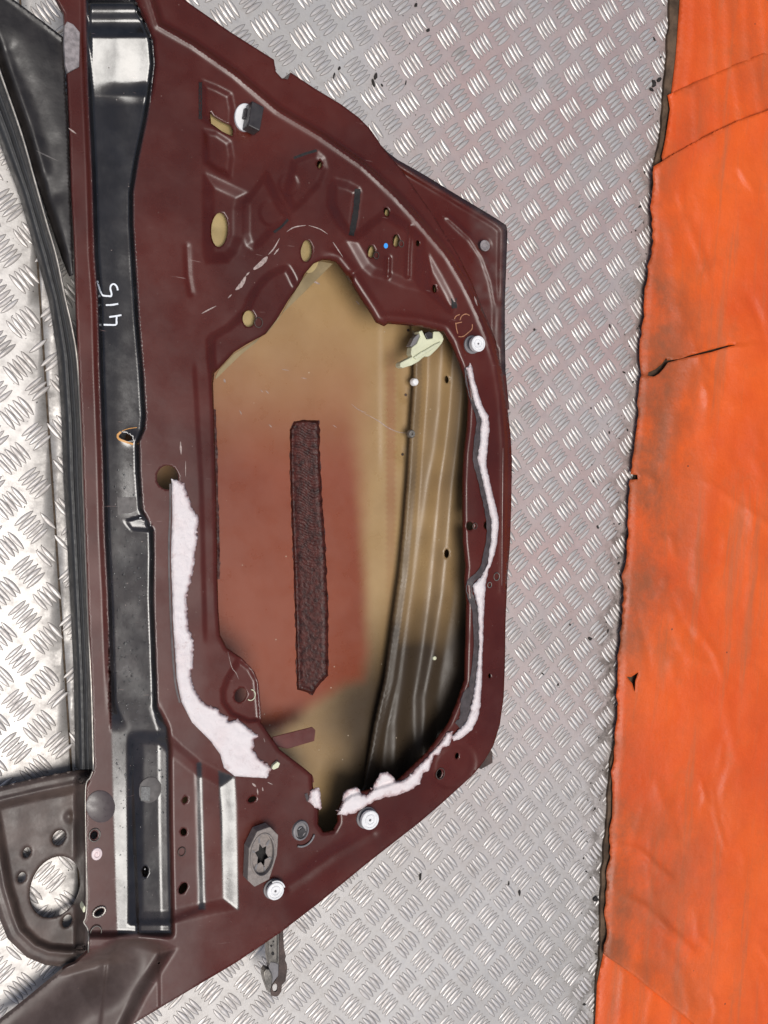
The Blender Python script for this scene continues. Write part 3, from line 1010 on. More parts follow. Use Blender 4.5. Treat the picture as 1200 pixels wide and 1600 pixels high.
crease_sheet('tarp_fold', [(1043, 149), (1080, 131), (1110, 118), (1146, 102), (1200, 80), (1400, -10), (1750, -120), (1750, -60), (1210, 182), (1150, 206), (1100, 228), (1050, 256), (1037, 256), (1034, 244), (1040, 215), (1047, 170)], 13,
             None, [([(1085, 120), (1090, 230)], 3, 5), ([(1145, 85), (1160, 190)], 4, 6), ([(1175, 70), (1190, 175)], 3, 5), ([(1120, 100), (1124, 215)], 2, 4)], 31)
crease_sheet('tarp_fold', [(1062, -70), (1062, 0), (1056, 87), (1050, 136), (1048, 152), (1090, 134), (1120, 122), (1155, 106), (1220, 80), (1420, 0), (1750, -110), (1750, -70)], 11,
             None, [([(1085, -30), (1084, 60), (1075, 130)], 3.4, 6), ([(1110, -30), (1117, 115)], 3, 4), ([(1135, -30), (1140, 100)], 4, 6), ([(1165, -30), (1170, 90)], 4, 6), ([(1190, -30), (1200, 80)], 4, 7)], 33)
crease_sheet('tarp_fold', [(944, 1484), (933, 1537), (930, 1600), (925, 1665), (1150, 1665), (1098, 1602), (1040, 1552), (992, 1514)], 11,
             None, [([(975, 1520), (962, 1660)], 3, 5), ([(1020, 1550), (1000, 1660)], 3.4, 5), ([(1060, 1590), (1045, 1660)], 3, 5)], 35)

# ------------------------------------------------------------------ the car door
door = thing('car_door', 'stripped dark red car door lying inner side up on chequer plate', 'car door')


def dust_attr(u, v):
    d = 0.5 * S((v - 1440) / 60) * S((330 - u) / 120)
    d = d + 0.35 * S((175 - u) / 30) * S((v - 1220) / 80) * 0.3
    d = d + 0.25 * S((v - 520) / 300) * S((330 - u) / 30) * (1 - ch_mask(u, v))
    d = d + ch_mask(u, v) * 0.10 * S((v - 600) / 250) * (1 + vnoise(u, v, 40, 47))
    return np.clip(d + 0.04, 0, 1)


FLUTE_A = [(307, 1192), (315, 1190), (321, 1421), (310, 1421)]
FLUTE_B = [(341, 1204), (367, 1213), (373, 1423), (349, 1404)]
FLUTE_D = [(256, 1140), (285, 1165), (311, 1187), (345, 1206)]


def gloss(u, v):
    g_ = np.maximum(S((sd(u, v, FLUTE_A) + 1.5) / 3), S((sd(u, v, FLUTE_B) + 1.5) / 3))
    return np.maximum(ch_mask(u, v), g_)


rim_l = [(np.interp(y, CH_L[:, 0], CH_L[:, 1]), y) for y in range(0, 1460, 20)]
rim_r = [(np.interp(y, CH_R[:, 0], CH_R[:, 1]), y) for y in range(0, 1460, 10)]
panel = sheet('inner_panel', PANEL, ZP, 3.1, door, M_PAINT, HOLES, 0.0011,
              {'black': gloss,
               'dust': dust_attr, 'primer': lambda u, v: 0.75 * S((sd(u, v, HINGE) + 4) / 20) * S((300 - u) / 90)},
              lines=[rim_l, rim_r, CREASE])

# shell: side wall all round and the outer skin below
rim = resample(PANEL, 14)
top = at(rim[:, 0], rim[:, 1], ZP(rim[:, 0], rim[:, 1]) - 0.0006)
cen = top[:, :2].mean(0)
inn = top.copy()
bot = top.copy(); bot[:, 2] = np.where(rim[:, 0] < 165, top[:, 2] - 0.008, np.minimum(0.012, top[:, 2] - 0.002))
k = len(rim)
F = [(i, (i + 1) % k, k + (i + 1) % k, k + i) for i in range(k)]
wall = link('side_wall', mesh_from('side_wall', np.vstack([top, bot]), F), door, M_PAINT)
for nme in ('black', 'dust', 'primer'):
    set_attr(wall.data, nme, np.full(2 * k, {'black': 0.0, 'dust': 0.2, 'primer': 0.0}[nme]))

def skin_z(u, v):
    h = 16 + 14 * S((u - 600) / 160) + 16 * S((180 - u) / 200)
    h = h + 1.5 * S((u - 592) / 5) * S((625 - u) / 5) * S((760 - v) / 60) + 0.6 * vnoise(u, v, 120, 41)
    h = h + 9 * S((v - 1100 - 0.25 * (600 - u)) / 160)
    for (cx, cy) in ((633, 617), (628, 710), (638, 515)):
        d = np.hypot(u - cx, (v - cy) * 0.85)
        h = h - 1.6 * S((11 - d) / 4)
    return h * 0.001


skin_px = np.array([(190, 700), (240, 560), (300, 340), (310, 150), (345, 130), (420, 200), (520, 225), (620, 290), (690, 395), (735, 520), (752, 640), (756, 760), (754, 1040), (735, 1130), (690, 1215), (600, 1295), (500, 1368),
                    (430, 1400), (290, 1420), (240, 1380), (215, 1150), (195, 900)], float)

RED_SPRAY = [(280, 470), (345, 470), (470, 470), (556, 480), (562, 700), (568, 850), (572, 950), (574, 1020), (566, 1062), (540, 1068), (490, 1100), (440, 1138), (398, 1155), (300, 1150), (280, 800)]


def red_attr(u, v):
    s_ = sd(u, v, RED_SPRAY) + 1.2 * vnoise(u, v, 14, 44)
    m = S(np.clip(0.5 + s_ / (30 + 30 * S((900 - v) / 300)), 0, 1))
    # the spray thins out gradually towards the top
    m = m * (0.12 + 0.88 * S((v - 470) / 290))
    soft_top = 0.55 * S((v - 470) / 160) * S((600 - u) / 60) * S((1060 - v) / 60)
    m = np.maximum(m, soft_top * (1 - S((v - 640) / 200)))
    m = np.maximum(m, 0.38 * S((u - 602) / 3) * S((619 - u) / 3) * S((v - 520) / 80) * S((1040 - v) / 300))
    return m


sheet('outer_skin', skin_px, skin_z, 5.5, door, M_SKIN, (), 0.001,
      {'red': red_attr, 'dark': lambda u, v: np.clip(0.10 * S((u - 560) / 60) + 0.95 * S((v - 880 - 0.3 * (640 - u)) / 200) * S((u - 430) / 130) * (1 - 0.40 * S((v - 1120) / 70) * S((570 - u) / 60)), 0, 1)}, )  # dark: primer tone plus painted cavity shade towards the lower right

# sill corner of the outer skin, visible past the inner panel
CORNER = np.array([(560, 190), (606, 238), (622, 250), (640, 260), (668, 276), (700, 296), (740, 320), (778, 343), (791, 352), (793, 362), (791, 420), (789, 470), (789, 530),
                   (790, 580), (796, 640), (770, 640), (700, 470), (640, 340), (590, 262)], float)


def corner_z(u, v):
    de = dist_line(u, v, [(606, 238), (640, 260), (700, 296), (778, 343), (792, 355), (790, 470), (789, 530), (790, 580)])
    h = 60 - 6 * S((u - 640) / 130)
    h = h - 5 * S((de - 9) / 6)
    h = h + 4.0 * np.exp(-(dist_line(u, v, [(700, 340), (735, 372), (755, 402), (768, 440), (775, 480), (774, 540)]) / 4) ** 2)
    h = h - 3.5 * S((12 - np.hypot(u - 757, v - 383)) / 5)
    h = h + 0.8 * vnoise(u, v, 26, 51)
    return h * 0.001


cs = sheet('skin_corner', CORNER, corner_z, 3.5, door, M_PAINT, (), 0.0012,
           {'black': lambda u, v: 0.75 * S((8 - dist_line(u, v, [(606, 238), (640, 260), (700, 296), (778, 343), (792, 355), (790, 470), (789, 580)])) / 3) * S((620 - v) / 40),
            'dust': lambda u, v: np.clip(0.55 * S((u - 725) / 30) * (0.6 + 0.5 * vnoise(u, v, 11, 52)), 0, 1), 'primer': lambda u, v: np.zeros_like(u)})
edge = at(CORNER[1:14, 0], CORNER[1:14, 1], corner_z(CORNER[1:14, 0], CORNER[1:14, 1]) - 0.0006)
low = edge.copy(); low[:, 2] = 0.02
F = [(i, i + 1, 13 + i + 1, 13 + i) for i in range(12)]
hm = link('hem_wall', mesh_from('hem_wall', np.vstack([edge, low]), F), door, M_FRAME)
c = at(757, 384, 0.058)
lathe('rubber_plug', c, [(0.0085, 0), (0.0085, 0.002), (0.0065, 0.003), (0.004, 0.0012), (0.001, 0.001)], door, M_GREYFELT, 18)
prism('hem_lug', [(752, 1190), (766, 1170), (770, 1176), (770, 1192), (752, 1202), (746, 1200)], 0.052, 0.03, door, M_BROWNSTEEL, 0.001)

# ---- inside of the cavity
SILL = np.array([(640, 470), (700, 500), (760, 560), (768, 700), (768, 1040), (750, 1130), (700, 1210), (600, 1290), (548, 1300), (566, 1230), (584, 1130), (600, 1060), (608, 1000), (622, 900),
                 (630, 820), (636, 740), (640, 670), (645, 600), (645, 530)], float)
LINE1 = [(692, 520), (687, 580), (684, 640), (677, 700), (668, 750), (654, 860), (640, 960), (628, 1060), (618, 1130)]
LINE2 = [(722, 600), (715, 680), (704, 760), (696, 850), (688, 930), (676, 1010), (662, 1090)]
LEFTSILL = [(645, 530), (645, 600), (640, 670), (636, 740), (630, 820), (622, 900), (608, 1000), (600, 1060), (584, 1130), (566, 1230)]


def sill_z(u, v):
    dl_ = dist_line(u, v, LEFTSILL)
    h = 34 + 5 * S(dl_ / 4) - 5 * S((dl_ - 15) / 6) + 16 * S((u - 655) / 85)
    x1 = np.interp(v, [p[1] for p in LINE1], [p[0] for p in LINE1]); x2 = np.interp(v, [p[1] for p in LINE2], [p[0] for p in LINE2])
    h = h + 8 * S((u - x1 + 22) / 24) - 6 * S((u - x1 - 2) / 18)
    h = h + 8 * S((u - x2 + 18) / 20) - 5 * S((u - x2 - 2) / 20)
    h = h + 0.5 * vnoise(u, v, 40, 61)
    return h * 0.001


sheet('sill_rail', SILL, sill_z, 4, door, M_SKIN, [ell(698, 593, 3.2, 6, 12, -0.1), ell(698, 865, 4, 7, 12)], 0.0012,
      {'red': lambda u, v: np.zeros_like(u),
       'dark': lambda u, v: np.clip(0.36 + 0.10 * vnoise(u, v, 30, 62) + 0.15 * S((u - 690) / 40) + 0.3 * S((16 - dist_line(u, v, LEFTSILL)) / 3) + 0.75 * S((v - 860 - 0.3 * (720 - u)) / 190), 0, 1)})  # rail darkens downwards: primer tone and painted-in cavity shade
for nme, (u, v, r, mt) in {'rail_bolt': (641, 678, 0.0065, M_STEEL)}.items():
    c = at(u, v, sill_z(np.array([u + 4.0]), np.array([float(v)]))[0])
    o = lathe(nme, c, [(r, 0), (r, 0.004), (r * 0.8, 0.006), (r * 0.35, 0.006), (r * 0.3, 0.003)], door, mt, 12)
for (u, v) in ((646, 597),):
    c = at(u, v, 0.036)
    lathe('plastic_rivet', c, [(0.0062, 0), (0.0060, 0.005), (0.0045, 0.0075), (0.001, 0.008)], door, M_CLIPWHITE, 16)
for (u, v) in ((634, 617), (629, 710), (638, 516)):
    c = at(u, v, skin_z(np.array([float(u)]), np.array([float(v)]))[0] + 0.0006)
    lathe('weld_dimple', c, [(0.0022, 0), (0.0018, 0.0008), (0.0005, 0.001)], door, M_BROWNSTEEL, 10)
c = at(678, 1028, sill_z(np.array([678.0]), np.array([1028.0]))[0])
lathe('plastic_rivet', c, [(0.0035, 0), (0.003, 0.003), (0.0006, 0.0038)], door, M_CREAM, 10)

# damping pad stuck on the skin
PADP = np.array([(453, 672), (460, 658), (478, 656), (498, 657), (500, 668), (500, 720), (505, 800), (510, 870), (513, 960), (513, 1055), (497, 1072), (489, 1086), (480, 1082), (464, 1078), (462, 1000), (459, 900),
                 (455, 800), (453, 720)], float)
PADR = resample(PADP, 3)
PADR = PADR + np.stack([1.3 * vnoise(PADR[:, 1], PADR[:, 0], 6, 71), 1.0 * vnoise(PADR[:, 0], PADR[:, 1], 6, 72)], -1)


def pad_z(u, v):
    de = dist_line(u, v, PADP, True)
    h = 3.4 * S(de / 3)
    h = h + 1.0 * np.exp(-((de - 5) / 3.0) ** 2) * (1 + 0.8 * vnoise(u, v, 2.6, 73))
    wr = np.sin((v + 5 * np.sin(u / 8.0) + 4 * vnoise(u, v, 14, 74)) * 1.5)
    h = h + 0.45 * wr * S((de - 4) / 5) * S((960 - v) / 150) + 0.30 * vnoise(u, v, 3.0, 75) + 0.25 * vnoise(u, v, 1.7, 76)
    return skin_z(u, v) + h * 0.001


sheet('damping_pad', PADR, pad_z, 1.5, door, M_PAD, (), 0.0)
PAD2 = resample(np.array([(318, 640), (337.5, 640), (341, 760), (344, 880), (343, 905), (318, 905)], float), 4)
PAD2 = PAD2 + np.stack([1.2 * vnoise(PAD2[:, 1], PAD2[:, 0], 5, 78), 0 * PAD2[:, 0]], -1)
sheet('damping_pad', PAD2, lambda u, v: skin_z(u, v) + 0.004 + 0.001 * vnoise(u, v, 4, 79), 3, door, M_PAD, (), 0.0)
# scratches and drip marks on the skin
for P, w in (([(549, 631), (560, 640), (573, 645)], 0.8), ([(564, 643), (590, 657), (606, 668), (622, 675), (640, 677)], 1.2), ([(374, 641), (378, 648)], 1.6), ([(407, 609), (411, 613)], 1.4), ([(415, 610), (420, 615)], 1.4), ([(420, 663), (425, 668)], 1.4),
             ([(350, 592), (352, 598)], 3.0), ([(486, 438), (500, 444)], 3.2), ([(556, 470), (562, 476)], 1.6), ([(520, 664), (526, 668)], 1.0), ([(470, 590), (480, 592)], 0.9), ([(440, 577), (452, 579)], 0.9)):
    ribbon('skin_scratch', P, w, skin_z, 0.0004, door, M_GLUE, 5, True)
# red bracket leaf reaching into the cavity
prism('bracket_leaf', [(425, 1152), (440, 1148), (488, 1136), (493, 1141), (491, 1158), (450, 1170), (430, 1166)], 0.080, 0.078, door, plain('red_bracket_paint', (0.105, 0.018, 0.013), 0.4, 0, 0.2, 30), 0.0006)
# folded edge beside the lower tab and upper reinforcement edge under the opening
prism('inner_flange', [(408, 1131), (438, 1172), (476, 1202), (489, 1213), (491, 1222), (484, 1225), (470, 1210), (434, 1182), (404, 1140)], 0.0935, 0.092, door, bpy.data.materials['red_bracket_paint'], 0.0005)
gold_leaf = plain('tan_primer_leaf', (0.27, 0.20, 0.10), 0.4, 0, 0.25, 18)
prism('reinforcement_leaf', [(336, 590), (342, 578), (365, 553), (386, 540), (418, 520), (436, 498), (452, 470), (470, 440), (486, 418), (500, 408), (520, 412), (500, 432), (470, 462), (430, 500), (400, 535), (378, 553), (355, 575), (338, 592)],
      0.083, 0.0815, door, gold_leaf, 0.0004)

# cream clip bracket
def zm(P, ox, oy, k):
    return [(ox + x / k, oy + y / k) for x, y in P]


br = prism('clip_bracket', zm([(275, 520), (330, 492), (390, 462), (374, 440), (380, 380), (432, 338), (462, 268), (448, 228), (478, 214), (500, 262), (520, 300), (578, 292), (584, 228), (640, 226), (672, 262), (682, 300), (662, 342), (620, 392), (560, 450), (535, 464),
                               (500, 462), (446, 510), (380, 545), (300, 570), (270, 556)], 580, 480, 6), 0.082, 0.066, door, M_CREAM, 0.0025)
prism('clip_rib', zm([(400, 470), (470, 420), (520, 395), (600, 345), (660, 320), (650, 345), (580, 395), (500, 445), (430, 490)], 580, 480, 6), 0.086, 0.081, br, M_CREAM, 0.0015)
prism('clip_slot', zm([(505, 246), (545, 226), (576, 240), (580, 286), (530, 300), (512, 275)], 580, 480, 6), 0.0835, 0.068, br, M_DARKCLIP, 0.0008)
prism('foam_tab', zm([(440, 250), (460, 260), (418, 352), (380, 372), (364, 362), (400, 290)], 580, 480, 6), 0.079, 0.066, br, M_CLIPGREY, 0.001)

# ---- foam seal, torn
FOAM = {
    'a': [(268, 748), (277, 749), (287, 755), (293, 773), (302, 797), (310, 810), (308, 840), (303, 887), (293, 927), (292, 960), (295, 980), (302, 1000), (302, 1033), (298, 1060), (305, 1080),
          (321, 1100), (333, 1104), (354, 1119), (358, 1127), (371, 1123), (383, 1133), (396, 1144), (404, 1152), (398, 1158), (395, 1171), (404, 1183), (417, 1192), (425, 1202), (417, 1216),
          (367, 1213), (350, 1200), (344, 1179), (329, 1158), (300, 1129), (283, 1096), (276, 1060), (270, 967), (267, 867), (269, 800)],
    'b': [(481, 1253), (484, 1238), (492, 1230), (498, 1231), (501, 1243), (503, 1262), (499, 1265)],
    'c': [(527, 1274), (529, 1265), (540, 1240), (548, 1233), (560, 1233), (566, 1240), (572, 1244), (580, 1234), (588, 1222), (594, 1208), (606, 1206), (613, 1212), (619, 1221), (632, 1218), (644, 1208), (655, 1196),
          (662, 1188), (674, 1176), (687, 1162), (698, 1146), (708, 1142), (707, 1154), (702, 1164), (692, 1168), (685, 1180), (677, 1181), (675, 1196), (668, 1206), (661, 1208), (657, 1224), (645, 1232), (621, 1243), (600, 1246), (584, 1252), (570, 1262),
          (555, 1270), (540, 1274)],
    'd': [(735, 567), (739, 575), (742, 596), (750, 622), (757, 640), (763, 650), (765, 668), (762, 700), (760, 725), (766, 755), (775, 790), (779, 810), (779, 830), (774, 862), (764, 890), (759, 910), (757, 950), (755, 1000), (753, 1060), (751, 1100),
          (746, 1125), (738, 1140), (724, 1152), (709, 1158), (706, 1151), (718, 1139), (730, 1126), (738, 1096), (742, 1070), (746, 1040), (748, 1012), (748, 980), (746, 946), (741, 930), (738, 915), (752, 901), (762, 880), (767, 845), (768, 815), (764, 795),
          (757, 765), (750, 735), (746, 718), (749, 690), (752, 655), (742, 632), (735, 606), (728, 575), (732, 573)]}
STRAIGHT = [(268, 748), (269, 800), (267, 867), (270, 967), (276, 1060), (283, 1096), (300, 1129), (329, 1158), (344, 1179), (350, 1200), (367, 1213), (417, 1216)]


def foam(key, label, thick, seed):
    P = resample(np.array(FOAM[key], float), 2.0)
    d = np.stack([vnoise(P[:, 1], P[:, 0], 5, seed) + 0.7 * vnoise(P[:, 1], P[:, 0], 2.4, seed + 1), vnoise(P[:, 0], P[:, 1], 5, seed + 2) + 0.7 * vnoise(P[:, 0], P[:, 1], 2.2, seed + 3)], -1)
    amp = np.full(len(P), 1.1)
    if key == 'a':
        amp = np.where(dist_line(P[:, 0], P[:, 1], STRAIGHT) < 1.5, 0.1, 2.0)
    if key == 'd':
        amp[:] = 0.7
    P = P + d * amp[:, None]

    def zt(u, v):
        de = dist_line(u, v, P, True)
        s = dist_line(u, v, STRAIGHT)
        return panel_base(u, v) + 0.001 * (thick * (0.35 + 0.65 * S(de / 4.5)) + 0.8 * vnoise(u, v, 9, seed + 5) + 0.35 * vnoise(u, v, 3.5, seed + 6))
    lo = P.min(0); hi = P.max(0)
    o = sheet('foam_seal', P, zt, 2.2, door, M_FOAM, (), thick * 0.0009,
              {'edge': lambda u, v: np.clip(S((6 - dist_line(u, v, P, True)) / 6) * (1.0 if key != 'd' else 0.35) * (S(dist_line(u, v, STRAIGHT) / 8) if key == 'a' else 1), 0, 1)}, jitter=0.5)
    if label:
        o['label'] = label
    return o


def panel_base(u, v):
    """panel height without the hole rims, so soft parts bridge edges"""
    return np.maximum(ZP(u, v), np.where(u < 500, 0.0965, 0.088))


foam('a', 'broad torn white foam strip left of the opening', 5.0, 81)
foam('b', 'small torn scrap of white foam', 5.0, 91)
foam('c', 'ragged white foam strip along the lower edge', 5.0, 101)
foam('d', 'long narrow white foam strip along the right edge', 6.0, 111)
# dark ribbons along the left sides of the foam strips
EDGE_LINES = [[(730, 575), (733, 600), (740, 628), (749, 655), (745, 690), (743, 718), (750, 745), (757, 775), (762, 800), (765, 830), (761, 862), (752, 892), (736, 908), (733, 922), (738, 940), (743, 960), (744, 1020), (739, 1060), (735, 1090)],
       [(738, 1078), (730, 1090), (727, 1105), (725, 1125), (716, 1135)]]
for q, P in enumerate(EDGE_LINES):
    ribbon('edge_ribbon', P, 9 if q == 0 else 16, lambda u, v: panel_base(u, v), 0.0012, door, M_DARKEDGE, 5)
ribbon('edge_ribbon', [(478, 1240), (482, 1252)], 5, panel_base, 0.001, door, M_DARKEDGE)
ribbon('edge_ribbon', [(266, 756), (266, 800), (264, 867), (267, 967), (273, 1060), (281, 1098)], 3.0, panel_base, 0.0008, door, plain('grey_edge', (0.10, 0.085, 0.085), 0.6, 0, 0.3, 60), 6)
prism('foam_scrap', [(427, 1196), (434, 1190), (438, 1193), (435, 1200), (428, 1203), (425, 1201)], lambda u, v: ZP(u, v) + 0.007, lambda u, v: ZP(u, v), door, M_CREAM, 0.001)

# ---- backing plates behind the small holes
for k_ in BACKED:
    h = np.array(HOLES[k_], float)
    c0 = h.mean(0)
    big = c0 + (h - c0) * 1.7 + np.array([5.5, 6.0])
    zc = float(ZP(c0[0] + 0.0, c0[1] + 0.0))
    prism('backing_plate', big, zc - 0.011, zc - 0.013, panel, M_PRIMER, 0.0)

# ---- shade of the pocket walls, painted in as black strips
for P, w in (([(559, 295), (556, 330), (549, 368)], 9.0), ([(459, 247), (478, 240), (495, 235)], 4.0), ([(428, 363), (440, 354), (450, 343)], 4.0), ([(709, 466), (710, 482)], 8.0),
             ([(313, 128), (313, 186)], 5.0)):
    ribbon('pocket_shade', P, w, ZP, 0.0004, panel, M_MATTBLACK, 8)

# ---- clips
def push_clip(u, v, height, r, broken=False):
    c = at(u, v, 0.1); zb = float(ZP(u - 16.0, v))
    top_ = at(u, v, zb + height)
    root = lathe('trim_clip', (top_[0], top_[1], zb), [(r * 1.15, 0), (r * 1.15, 0.003), (r * 0.72, 0.0035), (r * 0.72, height * 0.45), (r * 0.95, height * 0.5), (r * 0.95, height * 0.62)], door, M_CLIPGREY, 26)
    z0 = height * 0.62
    prof = [(r * 1.0, z0), (r * 1.0, height - 0.0008), (r * 0.94, height), (r * 0.78, height), (r * 0.76, height - 0.0012), (r * 0.60, height - 0.0012), (r * 0.58, height), (r * 0.42, height), (r * 0.40, height - 0.001), (r * 0.14, height - 0.001), (r * 0.10, height - 0.003)]
    lathe('clip_head', (top_[0], top_[1], zb), prof, root, M_CLIPWHITE, 26)
    lathe('clip_pin', (top_[0], top_[1], zb), [(r * 0.1, height - 0.004), (r * 0.09, height + 0.0002), (r * 0.01, height + 0.0002)], root, M_CLIPGREY, 10)
    if broken:
        a = np.linspace(0.3, 2.0, 9)
        W = [(top_[0] + 1.12 * r * math.cos(t), top_[1] + 1.12 * r * math.sin(t), zb + height - 0.002) for t in a]
        tube('clip_shard', W, 0.0012, root, M_CLIPWHITE, 6)
    return root


push_clip(748, 537, 0.021, 0.0118)
push_clip(579, 1282, 0.015, 0.0140)
push_clip(431, 1393, 0.012, 0.0125, True)

# black block on a white washer
zb = float(ZP(375.0, 183.0))
c = at(384, 183, zb + 0.005)
wsh = lathe('clip_washer', (c[0], c[1], zb), [(0.0185, 0), (0.0185, 0.004), (0.0175, 0.005), (0.006, 0.005)], door, M_CLIPWHITE, 30, 0.80)
prism('clip_block', [(394, 157), (413, 167), (406, 205), (388, 196)], zb + 0.030, zb + 0.006, wsh, M_DARKCLIP, 0.0014)
prism('clip_foot', [(383, 168), (388, 170), (386, 186), (380, 184)], zb + 0.012, zb + 0.005, wsh, M_DARKCLIP, 0.001)

# octagonal grommet block
zb = float(ZP(380.0, 1340.0))
OCT = [(402, 1299), (422, 1292), (435, 1305), (433, 1336), (421, 1374), (398, 1386), (387, 1376), (389, 1326)]
hole = ell(411, 1336, 17, 32, 22, 0.12)
oc = prism('grommet_block', OCT, zb + 0.020, zb, door, M_GROM, 0.001, [hole])
rimv = ell(411, 1336, 18.5, 33.5, 40, 0.12)
W = at(rimv[:, 0], rimv[:, 1], zb + 0.0205); W = np.vstack([W, W[:1]])
tube('grommet_rim', W, 0.0014, oc, M_GROM, 8, False)
cc = at(411, 1336, zb + 0.012)
st = []
for q in range(12):
    a = 2 * math.pi * q / 12 + 0.2
    r_ = (0.42 if q % 2 else 0.70)
    st.append((411 - 2 + 15.5 * r_ * math.cos(a) * 1.0, 1336 + 30 * r_ * math.sin(a) * 0.9))
prism('grommet_membrane', ell(410, 1336, 18, 33, 26, 0.12), zb + 0.013, zb + 0.011, oc, M_GROM, 0.0, [st])
for q in range(0, 12, 2):
    a = 2 * math.pi * q / 12 + 0.2
    P = [(409 + 15.5 * 0.72 * math.cos(a), 1336 + 27 * 0.72 * math.sin(a)), (410 + 17 * math.cos(a), 1336 + 31 * math.sin(a))]
    ribbon('grommet_fold', P, 3.0, lambda u, v: np.full(np.shape(u), zb + 0.0135), 0.0006, oc, M_CLIPGREY)
prism('grommet_floor', ell(410, 1336, 19, 34, 20, 0.12), zb + 0.0015, zb + 0.0005, oc, M_MATTBLACK, 0.0)

# ring clip near the slot
zb = float(ZP(469.0, 1297.0))
c = at(469, 1297, zb)
rc = lathe('ring_clip', c, [(0.0150, 0), (0.0140, 0.004), (0.0115, 0.005), (0.0105, 0.001), (0.006, 0.001), (0.0055, 0.004), (0.004, 0.0045), (0.0035, 0.001)], door, M_CLIPGREY, 26, 0.85)
prism('clip_bar', [(466, 1299), (474, 1293), (479, 1300), (474, 1303), (472, 1310), (468, 1309)], zb + 0.006, zb + 0.001, rc, M_DARKCLIP, 0.0006)
a = np.linspace(-1.9, -0.25, 12)
c = at(473, 1300, zb + 0.002)
tube('broken_rim', [(c[0] + 0.019 * math.cos(t), c[1] + 0.021 * math.sin(t), c[2]) for t in a], 0.0016, rc, M_CLIPGREY, 6)

# keyhole screws and rings
for (u, v, r, mt) in ((588, 399, 0.0048, M_BROWNSTEEL), (627, 381, 0.0045, M_BROWNSTEEL), (404, 504, 0.0068, M_BROWNSTEEL), (392, 1086, 0.0075, M_CREAM), (742, 822, 0.0045, M_BROWNSTEEL), (776, 901, 0.006, M_STEEL), (765, 914, 0.0042, M_STEEL),
                      (148, 1305, 0.0085, M_STEEL), (150, 1457, 0.0085, M_STEEL), (688, 1209, 0.0085, M_BROWNSTEEL), (284, 1331, 0.006, M_BROWNSTEEL)):
    zb = float(ZP(float(u), float(v)))
    c = at(u, v, zb + 0.0012)
    s0, s1 = (0.0, 2 * math.pi) if mt is not M_CREAM else (-2.2, 1.6)
    a = np.linspace(s0, s1, 20)
    tube('hole_ring', [(c[0] + r * 0.85 * math.cos(t), c[1] + r * math.sin(t), c[2]) for t in a], 0.0008, panel, mt, 6, False)
zb = float(ZP(151.0, 1334.0)); c = at(151, 1334, zb)
lathe('plastic_rivet', c, [(0.0085, 0), (0.008, 0.002), (0.0045, 0.0028), (0.004, 0.0015), (0.0022, 0.0012), (0.002, 0.0025), (0.0004, 0.0028)], door, plain('pink_white_plastic', (0.75, 0.62, 0.62), 0.45, 0, 0.1, 60), 20, 0.85)
# serrated ring round the oblong hole
P = ell(155, 1425, 6.5, 10.5, 32, 1.0)
zb = float(ZP(163.0, 1425.0))
W = at(P[:, 0], P[:, 1], zb + 0.0012 + 0.0006 * (np.arange(32) % 2))
W = np.vstack([W, W[:1]])
tube('serrated_ring', W, 0.0012 + 0.0007 * (np.arange(33) % 2), panel, M_BEAD, 6, False)
zb = float(ZP(157.0, 1260.0)); c = at(157, 1260, zb)
lathe('blanking_patch', c, [(0.0225, 0), (0.0225, 0.0006), (0.021, 0.0012), (0.003, 0.0016)], door, plain('hazy_grey_patch', (0.075, 0.058, 0.058), 0.35, 0, 0.15, 60), 30, 0.82, 0.5)
zb = float(ZP(234.0, 1235.0)); c = at(234, 1234, zb)
bpch = lathe('blanking_patch', c, [(0.0175, 0), (0.0175, 0.001), (0.0165, 0.0014), (0.003, 0.0016)], door, M_TAPE, 28, 0.9)
prism('tape_square', [(221, 1229), (235, 1230), (234, 1252), (220, 1251)], zb + 0.0026, zb + 0.0005, bpch, plain('speckled_tape', (0.17, 0.17, 0.165), 0.6, 0, 0.4, 500), 0.0004)
prism('tape_square', [(183, 777), (213, 777), (214, 797), (206, 801), (184, 804)], lambda u, v: ZP(u, v) + 0.0008, lambda u, v: ZP(u, v) - 0.0005, door, M_TAPE, 0.0)

# writing and marks
for P in ([(456, 266.4), (468.9, 309.9), (478.5, 331.8), (492.6, 336.6), (508.5, 337.8), (520.2, 337.8), (522.9, 326.4), (517.2, 303), (521.7, 286.8), (534.6, 281.7), (547.2, 292.8), (552.3, 311.1)],
          [(496, 380), (525, 379), (554, 374)],
          [(486, 472), (516, 473), (544, 471), (546, 450), (547, 432)],
          [(512, 436), (540, 432), (569, 427)]):
    o = ribbon('marker_stroke', zm(P, 0, 350, 3), 2.7, ZP, 0.0003, door, M_MARKER, 6)
P = ell(603, 384, 3.2, 4.2, 14)
prism('blue_dot', P, lambda u, v: ZP(u, v) + 0.0006, lambda u, v: ZP(u, v) - 0.0003, door, M_BLUE, 0.0)
for P in ([(780, 112), (795, 85), (830, 68)], [(792, 145), (800, 200), (812, 248)], [(795, 152), (850, 140)], [(832, 122), (850, 82), (888, 64), (922, 78)], [(948, 160), (944, 205), (905, 242), (862, 274), (818, 276)]):
    ribbon('crayon_mark', zm(P, 580, 480, 6), 1.3, ZP, 0.0004, door, M_CHALK, 6)
